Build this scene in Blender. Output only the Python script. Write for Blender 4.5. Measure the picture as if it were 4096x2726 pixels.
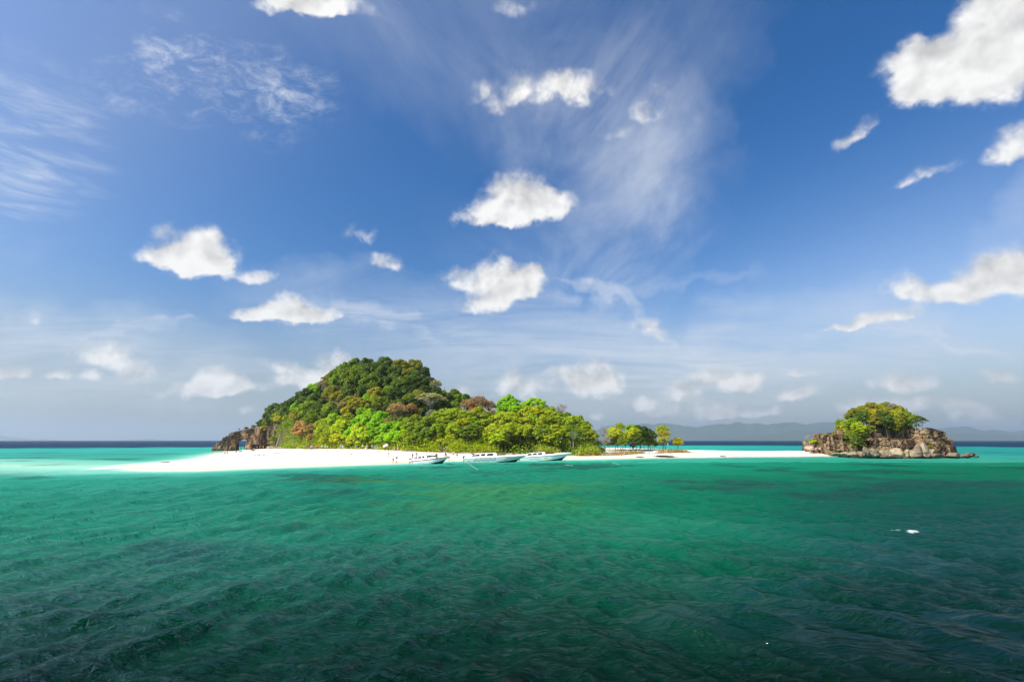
import bpy, bmesh, math, random
import numpy as np
from mathutils import Vector, Matrix, Euler, noise as mnoise

for _o in list(bpy.data.objects):
    bpy.data.objects.remove(_o)
S = bpy.context.scene
COL = S.collection
rad = math.radians

# ------------------------------------------------------------------ camera
EYE = 5.4                      # deck of a boat
FPX = 2048.0                   # focal length in pixels of a 4096 wide picture (18 mm on 36 mm)
PITCH = math.atan((1760.0 - 1363.0) / FPX)
cam_d = bpy.data.cameras.new('camera')
cam = bpy.data.objects.new('camera', cam_d)
COL.objects.link(cam)
cam.location = (0, 0, EYE)
cam.rotation_euler = (math.pi / 2 + PITCH, 0, 0)
cam_d.sensor_width = 36
cam_d.lens = 18
cam_d.clip_start = 0.3
cam_d.clip_end = 60000
S.camera = cam

# ------------------------------------------------------------------ view, sampling
S.view_settings.view_transform = 'Standard'
S.view_settings.look = 'None'
S.view_settings.gamma = 1
S.view_settings.use_curve_mapping = False
S.view_settings.exposure = 0.45
S.cycles.max_bounces = 6
S.cycles.diffuse_bounces = 2
S.cycles.glossy_bounces = 2
S.cycles.transmission_bounces = 4
S.cycles.volume_bounces = 1
S.cycles.transparent_max_bounces = 8
S.cycles.sample_clamp_indirect = 4
S.cycles.use_denoising = True
S.cycles.use_adaptive_sampling = True
S.cycles.adaptive_threshold = 0.015
S.cycles.adaptive_min_samples = 12

# ------------------------------------------------------------------ sun
SUN_DIR = Vector((-0.585, -0.36, 0.73)).normalized()      # towards the sun: high, behind the left shoulder
sun_el = math.asin(SUN_DIR.z)
sun_az = math.atan2(SUN_DIR.x, SUN_DIR.y)
sd = bpy.data.lights.new('sun', 'SUN')
sd.energy = 5.0
sd.angle = rad(0.53)
sd.color = (1.0, 0.95, 0.86)
so = bpy.data.objects.new('sun', sd)
COL.objects.link(so)
so.rotation_euler = SUN_DIR.to_track_quat('Z', 'Y').to_euler()
so.location = (-60, -40, 90)

# ------------------------------------------------------------------ node helper
class NT:
    """Short-hand for building node trees."""
    def __init__(s, tree):
        s.t = tree
        tree.nodes.clear()
    def n(s, kind, ins=None, **props):
        nd = s.t.nodes.new(kind)
        for k, v in props.items():
            setattr(nd, k, v)
        for k, v in (ins or {}).items():
            s.put(nd.inputs[k], v)
        return nd
    def put(s, sock, v):
        if hasattr(v, 'is_output') or isinstance(v, bpy.types.NodeSocket):
            s.t.links.new(v, sock)
        else:
            sock.default_value = v
    def math(s, op, a, b=None, c=None, clamp=False):
        nd = s.t.nodes.new('ShaderNodeMath')
        nd.operation = op
        nd.use_clamp = clamp
        for i, v in enumerate((a, b, c)):
            if v is not None:
                s.put(nd.inputs[i], v)
        return nd.outputs[0]
    def vmath(s, op, a, b=None, out=0, scale=None):
        nd = s.t.nodes.new('ShaderNodeVectorMath')
        nd.operation = op
        s.put(nd.inputs[0], a)
        if b is not None:
            s.put(nd.inputs[1], b)
        if scale is not None:
            s.put(nd.inputs['Scale'], scale)
        return nd.outputs[out]
    def noise(s, vec, scale, detail=4, rough=0.5, dist=0.0, out='Fac', dims='3D'):
        nd = s.t.nodes.new('ShaderNodeTexNoise')
        nd.noise_dimensions = dims
        if vec is not None:
            s.put(nd.inputs['Vector'], vec)
        for k, v in (('Scale', scale), ('Detail', detail), ('Roughness', rough), ('Distortion', dist)):
            s.put(nd.inputs[k], v)
        return nd.outputs[out]
    def ramp(s, fac, stops, interp='LINEAR'):
        nd = s.t.nodes.new('ShaderNodeValToRGB')
        nd.color_ramp.interpolation = interp
        e = nd.color_ramp.elements
        while len(e) < len(stops):
            e.new(0.5)
        for el, (p, c) in zip(e, stops):
            el.position = p
            el.color = (c[0], c[1], c[2], 1) if not isinstance(c, (int, float)) else (c, c, c, 1)
        s.put(nd.inputs[0], fac)
        return nd.outputs[0]
    def sstep(s, v, lo, hi, tmin=0.0, tmax=1.0):
        nd = s.t.nodes.new('ShaderNodeMapRange')
        nd.interpolation_type = 'SMOOTHSTEP'
        for k, x in (('Value', v), ('From Min', lo), ('From Max', hi), ('To Min', tmin), ('To Max', tmax)):
            s.put(nd.inputs[k], x)
        return nd.outputs[0]
    def mix(s, fac, a, b, blend='MIX'):
        nd = s.t.nodes.new('ShaderNodeMix')
        nd.data_type = 'RGBA'
        nd.blend_type = blend
        nd.clamp_factor = True
        s.put(nd.inputs[0], fac)
        for i, v in ((6, a), (7, b)):
            if isinstance(v, tuple) and len(v) == 3:
                v = (*v, 1)
            s.put(nd.inputs[i], v)
        return nd.outputs[2]

# ------------------------------------------------------------------ picture <-> place
_cp, _sp = math.cos(PITCH), math.sin(PITCH)
def ray(px, py):
    """Unit view ray of a pixel of the 4096 x 2726 photograph (used only to read off where things stand)."""
    u, v = (px - 2048.0) / FPX, (1363.0 - py) / FPX
    return Vector((u, _cp - v * _sp, _sp + v * _cp)).normalized()
def at(px, py, Y):
    """Point at ground distance Y along that ray."""
    r = ray(px, py)
    t = Y / r.y
    return Vector((r.x * t, Y, EYE + r.z * t))
def at_z(px, py, z=0.0):
    """Point where that ray meets height z."""
    r = ray(px, py)
    t = (z - EYE) / r.z
    return Vector((r.x * t, r.y * t, z))
def pxlen(n, Y):
    return n / FPX * Y * 1.0
# ------------------------------------------------------------------ world: daylight sky with clouds
world = bpy.data.worlds.new('World')
S.world = world
world.use_nodes = True
w = NT(world.node_tree)
SKY_STRENGTH = 0.145
tc = w.n('ShaderNodeTexCoord').outputs['Generated']
D = w.vmath('NORMALIZE', tc)
sky = w.n('ShaderNodeTexSky', sky_type='NISHITA', sun_disc=False, sun_elevation=sun_el, sun_rotation=sun_az,
          altitude=0.0, air_density=1.0, dust_density=0.6, ozone_density=2.0)
# polarised skylight: darkest and purest ninety degrees away from the sun
cs = w.vmath('DOT_PRODUCT', D, tuple(SUN_DIR), out=1)
cs2 = w.math('MULTIPLY', cs, cs)
pol = w.math('MULTIPLY_ADD', cs2, 0.72, 0.68)
hs = w.n('ShaderNodeHueSaturation', {'Hue': 0.508, 'Saturation': w.sstep(cs2, 0.0, 0.24, 1.44, 1.12), 'Value': 1.0, 'Color': sky.outputs[0]})
skycol = w.mix(1.0, hs.outputs[0], w.n('ShaderNodeCombineXYZ', {0: pol, 1: pol, 2: pol}).outputs[0], 'MULTIPLY')
# grey sea haze low in the sky, all round
elev = w.n('ShaderNodeSeparateXYZ', {0: D}).outputs[2]
skycol = w.mix(w.math('MULTIPLY', w.math('POWER', w.sstep(elev, 0.34, 0.0), 1.4), 0.85), skycol, w.n('ShaderNodeCombineXYZ', {0: 1.95, 1: 2.08, 2: 2.2}).outputs[0])

K = 4096 / 2356.0
def frame(cx, cy, rx, ry, rot=0.0):
    """Location, rotation and size on the sky sphere of an ellipse given in the 2356 wide view of the photograph."""
    c = ray(cx * K, cy * K)
    ca, sa = math.cos(rad(rot)), math.sin(rad(rot))
    ex = ray((cx + rx * ca) * K, (cy - rx * sa) * K) - c
    ey = ray((cx - ry * sa) * K, (cy - ry * ca) * K) - c
    e1 = (ex - c * ex.dot(c)).normalized()
    e2 = c.cross(e1)
    m = Matrix((e1, e2, c)).transposed()
    return c, m.to_euler('XYZ'), (ex.length, ey.length, 0.35)
def blob(vec, cx, cy, rx, ry, rot=0.0, k=1.0):
    c, e, sc = frame(cx, cy, rx, ry, rot)
    mp = w.n('ShaderNodeMapping', {'Vector': vec, 'Location': c, 'Rotation': e, 'Scale': sc}, vector_type='TEXTURE')
    d2 = w.vmath('DOT_PRODUCT', mp.outputs[0], mp.outputs[0], out=1)
    return w.math('MULTIPLY_ADD', d2, -k, k, clamp=True), mp.outputs[0]

# cumulus: (x, y, half width, half height, tilt, weight)
CUMULUS = [
    (655, -2, 70, 26), (715, 2, 60, 30), (762, 16, 42, 22), (735, -30, 90, 40),
    (1165, 232, 44, 24, 20, .8), (1195, 192, 24, 32, 0, .8), (1248, 204, 66, 28, 25, .85), (1312, 188, 52, 34, 0, .9), (1338, 218, 36, 30, 0, .8), (1110, 205, 40, 24, 20, .6), (1385, 205, 40, 20, 0, .5),
    (1192, 442, 62, 44), (1205, 470, 96, 40), (1135, 492, 78, 26), (1260, 474, 58, 28), (1085, 512, 44, 18, 0, .6),
    (1080, 636, 62, 26), (1140, 625, 36, 36), (1205, 636, 54, 26), (1228, 625, 26, 18), (1120, 692, 54, 22), (1165, 662, 70, 32), (1215, 668, 44, 22, 0, .8),
    (428, 556, 58, 42, 0, 1), (484, 580, 60, 44, 0, 1), (440, 605, 70, 30, 0, .95), (402, 590, 66, 26, 0, .9), (500, 618, 44, 20, -20, .85), (362, 588, 36, 14, 0, .75), (440, 600, 60, 28, 0, .9),
    (588, 636, 38, 16, 8, .85), (832, 540, 34, 24, 0, .8), (885, 599, 36, 17, 0, .85), (918, 612, 20, 9, 0, .55),
    (660, 698, 48, 24), (600, 724, 50, 15), (725, 722, 46, 18), (665, 720, 96, 20),
    (2302, 60, 96, 96), (2335, 160, 110, 70), (2215, 185, 110, 60), (2120, 158, 84, 56), (2090, 122, 44, 34), (2105, 214, 56, 34), (2270, 10, 66, 70), (2360, 0, 90, 110), (2180, 130, 70, 50), (2020, 140, 36, 22, 30, .6),
    (1990, 287, 44, 16, 38, .75), (1950, 318, 36, 17, 25, .75),
    (2336, 306, 36, 22, 20, .85), (2316, 350, 44, 24, 0, .8), (2362, 330, 30, 40, 0, .8), (2112, 402, 50, 14, 22, .7), (2075, 420, 26, 10, 20, .55), (2180, 380, 60, 26, 20, .5),
    (2262, 628, 84, 36, 14), (2335, 610, 84, 50), (2215, 668, 80, 28), (2130, 668, 70, 26, 0, .85), (2060, 655, 48, 28, 0, .8), (2370, 650, 60, 40),
    (2080, 720, 56, 17, 10, .9), (2000, 742, 72, 12, 10, .85), (1940, 756, 50, 8, 6, .7),
    (1490, 746, 42, 20, 0, .65), (1530, 770, 50, 18, -25, .5), (1440, 690, 50, 14, 20, .5), (1295, 690, 46, 16, 0, .45), (1370, 650, 60, 12, -24, .45),
    (1500, 235, 60, 40, 30, .5), (1480, 262, 40, 22, 0, .55), (1420, 305, 40, 16, 0, .5), (1180, 10, 60, 26, 0, .5), (860, 20, 60, 30, 0, .45),
    (496, 868, 36, 26, 0, .85), (545, 880, 34, 20, 0, .85), (478, 888, 96, 18, 0, .8), (316, 850, 44, 22, 0, .85), (28, 850, 44, 15, 0, .8), (240, 806, 66, 24, 0, .6), (215, 862, 26, 10, 0, .55), (140, 858, 30, 10, 0, .5),
    (765, 845, 44, 28, 0, .8), (705, 870, 60, 22, 0, .8), (650, 833, 40, 12, 0, .55), (1200, 880, 54, 26, 0, .65), (1372, 886, 56, 20, 0, .8), (1368, 860, 50, 26, 0, .7), (1295, 858, 34, 14, 0, .5),
    (1570, 904, 44, 20, 0, .8), (1660, 872, 66, 22, 0, .8), (1715, 878, 40, 14, 0, .7), (1625, 946, 48, 13, 0, .8), (1690, 944, 54, 12, 0, .8), (1770, 944, 30, 10, 0, .5), (1480, 926, 26, 11, 0, .7), (1515, 946, 34, 12, 0, .55), (1368, 953, 22, 9, 0, .6),
    (2080, 880, 66, 17, 0, .8), (1845, 900, 46, 15, 0, .7), (1815, 914, 26, 10, 0, .7), (2305, 865, 44, 14, 0, .75), (2090, 930, 80, 14, 0, .6), (1975, 934, 50, 14, 0, .65), (2230, 938, 54, 16, 0, .6), (2250, 962, 70, 14, 0, .5), (1850, 858, 40, 9, 0, .5), (570, 944, 22, 8, 0, .5), (1060, 900, 30, 10, 0, .5),
    (60, 730, 70, 24, 10, .5), (20, 745, 60, 18, 0, .5),
    # outside the frame the fair-weather cumulus goes on
    (2650, 300, 160, 90), (2800, 700, 200, 70), (-350, 500, 140, 80), (-500, 780, 200, 60), (1200, -500, 170, 90), (300, -420, 150, 80), (2100, -380, 160, 90),
]

CIRRUS = [      # (layer, x, y, half width, half height, tilt, weight)
    (1, 1120, 100, 520, 320, -30, .9), (1, 1420, 330, 330, 260, -35, .75), (1, 1440, 120, 380, 300, 20, .7), (1, 1430, 520, 190, 290, -35, 1.0), (1, 1340, 620, 290, 130, -32, .7), (1, 1250, 640, 340, 120, -28, .45), (1, 1560, 420, 120, 260, -15, .35),
    (2, 330, 165, 190, 75, 10, .9), (2, 560, 200, 250, 130, -15, .95), (2, 700, 210, 110, 90, 0, .7), (2, 250, 110, 60, 40, -40, .5),
    (3, 50, 340, 260, 230, -20, 1.0), (3, 20, 430, 90, 60, 0, .6),
    (4, 100, 810, 640, 150, -4, 1.0), (4, 1150, 790, 700, 150, -12, 1.0), (4, 1800, 800, 520, 140, 8, .8), (4, 1850, 795, 190, 20, 10, .9), (4, 2150, 800, 420, 90, 5, .5), (4, 2340, 500, 90, 150, -20, .55), (4, 900, 740, 200, 26, -12, .7), (4, 2230, 790, 190, 16, -6, .7), (4, 2080, 770, 150, 14, 10, .6), (4, 330, 748, 160, 14, 6, .7), (4, 1420, 690, 150, 18, -22, .7), (4, 1600, 660, 200, 22, 12, .4), (4, 1600, 830, 420, 110, 0, .5),
]
sep = w.n('ShaderNodeSeparateXYZ', {0: D})
DX, DY, DZ = sep.outputs
warp1 = w.vmath('SUBTRACT', w.noise(D, 9.0, 3, 0.6, out='Color'), (0.5, 0.5, 0.5))
warp2 = w.vmath('SUBTRACT', w.noise(D, 34.0, 3, 0.62, out='Color'), (0.5, 0.5, 0.5))
Dw = w.vmath('ADD', D, w.vmath('ADD', w.vmath('SCALE', warp1, scale=0.036), w.vmath('SCALE', warp2, scale=0.020)))
Dw2 = w.vmath('ADD', D, w.vmath('ADD', w.vmath('SCALE', warp1, scale=0.13), w.vmath('SCALE', warp2, scale=0.03)))
n1 = w.noise(D, 24.0, 7, 0.60, 0.2)                       # billows of the cumulus
n2 = w.noise(w.vmath('ADD', D, (-0.012, 0.0, 0.014)), 24.0, 3, 0.5, 0.2)
n3 = w.noise(D, 24.0, 3, 0.5, 0.2)
relief = w.math('SUBTRACT', n3, n2)
# the ice veils lie on a high flat layer
zz = w.math('ADD', w.math('MAXIMUM', DZ, 0.0), 0.10)
P = w.n('ShaderNodeCombineXYZ', {0: w.math('DIVIDE', DX, zz), 1: w.math('DIVIDE', DY, zz), 2: 0.0}).outputs[0]
def streaks(rotz, sx, sy, scale, detail=8, rough=0.6, dist=0.6):
    mp = w.n('ShaderNodeMapping', {'Vector': P, 'Rotation': (0, 0, rad(rotz)), 'Scale': (sx, sy, 1)})
    return w.noise(mp.outputs[0], scale, detail, rough, dist)
s1 = w.sstep(streaks(-58, 1.0, 0.48, 2.0, 10, 0.64, 0.6), 0.25, 0.80)
def layer(k):
    if k == 1:
        return s1, 0.48
    if k == 2:
        s = w.noise(w.n('ShaderNodeMapping', {'Vector': D, 'Rotation': (0, rad(24), 0), 'Scale': (0.6, 1.0, 1.35)}).outputs[0], 30.0, 9, 0.70, 0.35)
        return w.sstep(s, 0.42, 0.82), 0.78
    if k == 3:
        s = w.noise(w.n('ShaderNodeMapping', {'Vector': D, 'Rotation': (0, rad(26), 0), 'Scale': (0.32, 0.5, 2.4)}).outputs[0], 20.0, 9, 0.66, 0.5)
        return w.sstep(s, 0.42, 0.80), 0.66
    return w.sstep(streaks(14, 0.42, 1.0, 1.7, 9, 0.62, 0.9), 0.20, 0.78), 0.85
white = w.n('ShaderNodeCombineXYZ', {0: 5.0, 1: 4.95, 2: 4.9}).outputs[0]
ccol = w.n('ShaderNodeCombineXYZ', {0: 3.9, 1: 4.15, 2: 4.6}).outputs[0]

def spans(cl, lo, hi, warp):
    """Whether an ellipse reaches into the sector lo < x / y < hi of the sky."""
    x, y, rx, ry = cl[:4]
    us = []
    for i in range(12):
        a = i * math.pi / 6
        r = ray((x + 1.5 * max(rx, ry if len(cl) > 4 and cl[4] else 0) * math.cos(a)) * K, (y + 1.5 * ry * math.sin(a)) * K)
        if r.y < 0.03:
            return True
        us.append(r.x / r.y)
    return min(us) - warp < hi and max(us) + warp > lo

def sector(lo, hi):
    """One sector of the sky as a node group, so that only the clouds near a direction are worked out for it."""
    global w
    outer = w
    g = bpy.data.node_groups.new('sky_sector', 'ShaderNodeTree')
    w = NT(g)
    gi = w.n('NodeGroupInput')
    gn = outer.n('ShaderNodeGroup', node_tree=g)
    keep = {}
    for nm, kind in (('Dw', 'NodeSocketVector'), ('Dw2', 'NodeSocketVector'), ('D', 'NodeSocketVector'), ('P', 'NodeSocketVector'), ('n1', 'NodeSocketFloat'),
                     ('relief', 'NodeSocketFloat'), ('s1', 'NodeSocketFloat'), ('skycol', 'NodeSocketColor'), ('white', 'NodeSocketVector'), ('ccol', 'NodeSocketVector')):
        g.interface.new_socket(nm, in_out='INPUT', socket_type=kind)
        keep[nm] = globals()[nm]
        outer.put(gn.inputs[nm], globals()[nm])
        globals()[nm] = gi.outputs[nm]
    g.interface.new_socket('Background', in_out='OUTPUT', socket_type='NodeSocketShader')
    res = sector_body(lo, hi)
    w.n('NodeGroupOutput', {0: res})
    globals().update(keep)
    w = outer
    return gn.outputs[0]

def sector_body(lo, hi):
    vec, acc, hgt, i = Dw, 0.0, 0.0, 0
    for cl in CUMULUS:
        if not spans(cl, lo, hi, 0.05):
            continue
        i += 1
        if i % 6 == 0:                    # worked through in short batches
            vec = w.vmath('ADD', vec, w.n('ShaderNodeCombineXYZ', {0: w.math('MULTIPLY', acc, 1e-9), 1: w.math('MULTIPLY', hgt, 1e-9)}).outputs[0])
        x, y, rx, ry = cl[:4]
        rot, k = (cl[4] if len(cl) > 4 else 0.0), (cl[5] if len(cl) > 5 else 1.0)
        if y > 780:                      # low clouds are seen through more air
            rx, ry, k = rx * 1.12, ry * 1.2, min(1.0, k * 1.6)
        f, loc = blob(vec, x, y, rx * 1.6, ry * 1.65, rot, k)
        acc = w.math('MULTIPLY_ADD', f, f, acc)
        hgt = w.math('MULTIPLY_ADD', w.vmath('DOT_PRODUCT', loc, (0, 1, 0), out=1), f, hgt)
    edge = w.math('MULTIPLY', w.math('SUBTRACT', n1, 0.5), w.math('MULTIPLY', acc, 3.0, clamp=True))
    dens = w.math('MULTIPLY_ADD', edge, 2.3, acc)
    hn = w.math('DIVIDE', hgt, w.math('MAXIMUM', w.math('SQRT', w.math('MAXIMUM', acc, 0.0)), 0.3))
    crisp = w.math('MULTIPLY_ADD', w.math('MULTIPLY_ADD', hn, 1.3, 0.35, clamp=True), -0.62, 1.45)      # tops are crisp, bases frayed
    alpha = w.math('POWER', w.sstep(dens, 0.06, crisp), 0.85)
    under = w.math('MULTIPLY', hn, 0.16)
    shade = w.math('ADD', w.math('MULTIPLY_ADD', relief, 0.9, 0.89), under)
    shade = w.math('MINIMUM', w.math('MAXIMUM', shade, 0.62), 1.02)
    cloudcol = w.vmath('SCALE', white, scale=shade)
    # thin veils
    vec = w.vmath('ADD', Dw2, w.n('ShaderNodeCombineXYZ', {0: w.math('MULTIPLY', alpha, 1e-9)}).outputs[0])
    cir = 0.0
    for k in (1, 2, 3, 4):
        a = 0.0
        for (q, x, y, rx, ry, rot, kk) in CIRRUS:
            if q == k and spans((x, y, rx, ry, rot), lo, hi, 0.15):
                f, _ = blob(vec, x, y, rx, ry, rot, 1.0)
                a = w.math('MULTIPLY_ADD', f, kk, a)
        if a != 0.0:
            s, g = layer(k)
            cir = w.math('MULTIPLY_ADD', w.math('MULTIPLY', a, s), g, cir)
    cir = w.math('MULTIPLY', cir, 0.8, clamp=True)
    col = w.mix(cir, skycol, ccol)
    col = w.mix(alpha, col, cloudcol)
    return w.n('ShaderNodeBackground', {'Color': col, 'Strength': SKY_STRENGTH}).outputs[0]

def behind():
    """The sky that the camera turns its back on: the same fair weather from plain noise."""
    nb = w.noise(D, 5.0, 3, 0.5)
    alpha = w.math('MULTIPLY', w.sstep(nb, 0.58, 0.72), w.sstep(DZ, 0.02, 0.15))
    cir = w.math('MULTIPLY', s1, 0.3)
    col = w.mix(cir, skycol, ccol)
    col = w.mix(alpha, col, w.vmath('SCALE', white, scale=0.9))
    return w.n('ShaderNodeBackground', {'Color': col, 'Strength': SKY_STRENGTH}).outputs[0]
def mixsh(fac, a, b):
    return w.n('ShaderNodeMixShader', {0: fac, 1: a, 2: b}).outputs[0]
U = w.math('DIVIDE', DX, w.math('MAXIMUM', DY, 0.02))
CUTS = [-0.68, -0.33, 0.0, 0.35, 0.72]
bounds = [-99.0] + CUTS + [99.0]
sh = sector(bounds[0], bounds[1])
for lo, hi in zip(bounds[1:], bounds[2:]):
    sh = mixsh(w.math('GREATER_THAN', U, lo), sh, sector(lo, hi))
sh = mixsh(w.math('LESS_THAN', DY, 0.03), sh, behind())
low = w.n('ShaderNodeBackground', {'Color': skycol, 'Strength': SKY_STRENGTH}).outputs[0]
sh = mixsh(w.math('LESS_THAN', DZ, -0.01), sh, low)
w.n('ShaderNodeOutputWorld', {'Surface': sh})
world.cycles.sampling_method = 'MANUAL'
world.cycles.sample_map_resolution = 512
# ------------------------------------------------------------------ numpy noise
def _hash(ix, iy, iz, seed):
    h = (ix.astype(np.uint32) * np.uint32(374761393) + iy.astype(np.uint32) * np.uint32(668265263)
         + iz.astype(np.uint32) * np.uint32(2147483647) + np.uint32(seed) * np.uint32(1274126177))
    h = (h ^ (h >> np.uint32(13))) * np.uint32(1274126177)
    h = h ^ (h >> np.uint32(16))
    return (h & np.uint32(0xFFFFFF)).astype(np.float64) / float(0xFFFFFF)
def vnoise(x, y, z=None, seed=0):
    """Smooth value noise in 0..1."""
    x = np.asarray(x, float); y = np.asarray(y, float)
    z = np.zeros_like(x) if z is None else np.asarray(z, float)
    ix, iy, iz = np.floor(x), np.floor(y), np.floor(z)
    fx, fy, fz = x - ix, y - iy, z - iz
    ix, iy, iz = ix.astype(np.int64), iy.astype(np.int64), iz.astype(np.int64)
    s = lambda t: t * t * t * (t * (t * 6 - 15) + 10)
    ux, uy, uz = s(fx), s(fy), s(fz)
    r = 0.0
    for dx in (0, 1):
        for dy in (0, 1):
            for dz in (0, 1):
                r = r + _hash(ix + dx, iy + dy, iz + dz, seed) * (ux if dx else 1 - ux) * (uy if dy else 1 - uy) * (uz if dz else 1 - uz)
    return r
def fbm(x, y, z=None, octaves=4, gain=0.5, seed=0):
    a, f, t, r = 1.0, 1.0, 0.0, 0.0
    for o in range(octaves):
        r = r + a * vnoise(np.asarray(x) * f + o * 17.3, np.asarray(y) * f - o * 9.1, None if z is None else np.asarray(z) * f + o * 5.7, seed + o)
        t += a; a *= gain; f *= 2.03
    return r / t
def smooth(v, lo, hi):
    t = np.clip((np.asarray(v, float) - lo) / (hi - lo), 0, 1)
    return t * t * (3 - 2 * t)
def poly_sd(X, Y, P):
    """Distance to the outline of polygon P, positive inside."""
    P = np.asarray(P, float)
    A, B = P, np.roll(P, -1, 0)
    best = np.full(X.shape, 1e18)
    ins = np.zeros(X.shape, bool)
    for (ax, ay), (bx, by) in zip(A, B):
        ex, ey = bx - ax, by - ay
        t = np.clip(((X - ax) * ex + (Y - ay) * ey) / (ex * ex + ey * ey + 1e-12), 0, 1)
        d = (X - ax - t * ex) ** 2 + (Y - ay - t * ey) ** 2
        best = np.minimum(best, d)
        c = (ay > Y) != (by > Y)
        ins ^= c & (X < (bx - ax) * (Y - ay) / (by - ay + 1e-12) + ax)
    return np.sqrt(best) * np.where(ins, 1, -1)

# ------------------------------------------------------------------ object helpers
def link(name, me, parent=None):
    o = bpy.data.objects.new(name, me)
    COL.objects.link(o)
    if parent is not None:
        o.parent = parent
    return o
def mesh_np(name, V, F, mats=(), smooth_shade=True, mat_idx=None):
    """Mesh from numpy vertices (n,3) and faces (m,3 or 4)."""
    V = np.asarray(V, np.float32); F = np.asarray(F, np.int32)
    me = bpy.data.meshes.new(name)
    me.vertices.add(len(V)); me.vertices.foreach_set('co', V.ravel())
    k = F.shape[1]
    me.loops.add(F.size); me.loops.foreach_set('vertex_index', F.ravel())
    me.polygons.add(len(F))
    me.polygons.foreach_set('loop_start', np.arange(0, F.size, k, dtype=np.int32))
    me.polygons.foreach_set('loop_total', np.full(len(F), k, np.int32))
    if smooth_shade:
        me.polygons.foreach_set('use_smooth', np.ones(len(F), bool))
    if mat_idx is not None:
        me.polygons.foreach_set('material_index', np.asarray(mat_idx, np.int32))
    for m in (mats if isinstance(mats, (list, tuple)) else (mats,)):
        me.materials.append(m)
    me.update(calc_edges=True)
    me.validate()
    return me
def grid_faces(nu, nv, wrap=False):
    i, j = np.meshgrid(np.arange(nu - 1), np.arange(nv if wrap else nv - 1), indexing='ij')
    a = i * nv + j; b = i * nv + (j + 1) % nv
    return np.stack([a, b, b + nv, a + nv], -1).reshape(-1, 4)
def vcol(me, name, C):
    at_ = me.color_attributes.new(name, 'FLOAT_COLOR', 'POINT')
    C = np.concatenate([C, np.ones((len(C), 1))], 1).astype(np.float32)
    at_.data.foreach_set('color', C.ravel())
def tag(o, label=None, category=None, group=None, kind=None):
    for k, v in (('label', label), ('category', category), ('group', group), ('kind', kind)):
        if v:
            o[k] = v
    return o
def empty(name, loc=(0, 0, 0), rz=0.0):
    o = bpy.data.objects.new(name, None)
    COL.objects.link(o)
    o.location = loc
    o.rotation_euler = (0, 0, rz)
    return o
def material(name):
    m = bpy.data.materials.new(name)
    m.use_nodes = True
    return m, NT(m.node_tree)
def simple(name, color, rough=0.6, spec=0.3, metal=0.0, var=0.0, scale=4.0):
    m, t = material(name)
    c = (*color, 1)
    if var:
        g = t.n('ShaderNodeTexCoord').outputs['Object']
        n = t.noise(g, scale, 5, 0.6)
        c = t.mix(n, tuple(x * (1 - var) for x in color), tuple(min(1, x * (1 + var)) for x in color))
    b = t.n('ShaderNodeBsdfPrincipled', {'Base Color': c, 'Roughness': rough, 'Specular IOR Level': spec, 'Metallic': metal})
    t.n('ShaderNodeOutputMaterial', {0: b.outputs[0]})
    return m

# ------------------------------------------------------------------ the shape of the island
# water line: the near edge as read off the photograph, then round the back
SHORE = [(496, 1866), (525, 1875), (570, 1880), (637, 1882), (782, 1881), (880, 1877), (973, 1873.5), (1164, 1867), (1300, 1862.5), (1430, 1858),
         (1570, 1853), (1640, 1848), (1780, 1843.5), (1900, 1841), (2100, 1838.5), (2300, 1836.5), (2400, 1834), (2560, 1831), (2700, 1829.5), (2850, 1827), (3000, 1825.5), (3150, 1824.5), (3300, 1823), (3380, 1823)]
shore = [tuple(at_z(px, py).xy) for px, py in SHORE]
def ax(px):            # sideways slope X / Y of a column of the photograph near the horizon
    return (px - 2048.0) / FPX / math.cos(PITCH)
def polar(px, Y):
    return (ax(px) * Y, Y)
BACK = [polar(3420, 172), polar(3500, 190), polar(3400, 216), polar(3200, 222), polar(3000, 224), polar(2850, 222), polar(2760, 232), polar(2600, 262), polar(2400, 300),
        polar(2000, 335), polar(1600, 350), polar(1300, 345), polar(1130, 320), polar(1060, 296), polar(1000, 286), polar(975, 276), polar(960, 262), polar(935, 240), polar(905, 196), polar(870, 166),
        polar(800, 145), polar(700, 131), polar(600, 120), polar(520, 110), polar(470, 102)]
OUTLINE = shore + BACK
_ap = np.array([300, 700, 900, 1010, 1090, 1150, 1300, 1500, 2700, 3000, 3600])
_cap = np.array([1.6, 1.75, 1.7, 1.6, 2.0, 2.7, 2.85, 2.85, 2.75, 2.4, 2.4])
def sand_z(X, Y, s=None):
    X = np.asarray(X, float); Y = np.asarray(Y, float)
    if s is None:
        s = poly_sd(X, Y, OUTLINE)
    px = 2048 + X / np.maximum(Y, 1) * FPX * math.cos(PITCH)
    cap = np.interp(px, _ap, _cap)
    und = (fbm(X / 9, Y / 9, seed=5) - 0.5) * 0.34 + (fbm(X / 2.2, Y / 2.2, octaves=2, seed=8) - 0.5) * 0.05
    z = cap * np.tanh(np.maximum(s, 0) / (cap * 13.0)) + np.minimum(s, 0) / 13.0
    return z + und * smooth(s, 1.0, 9.0)
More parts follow.
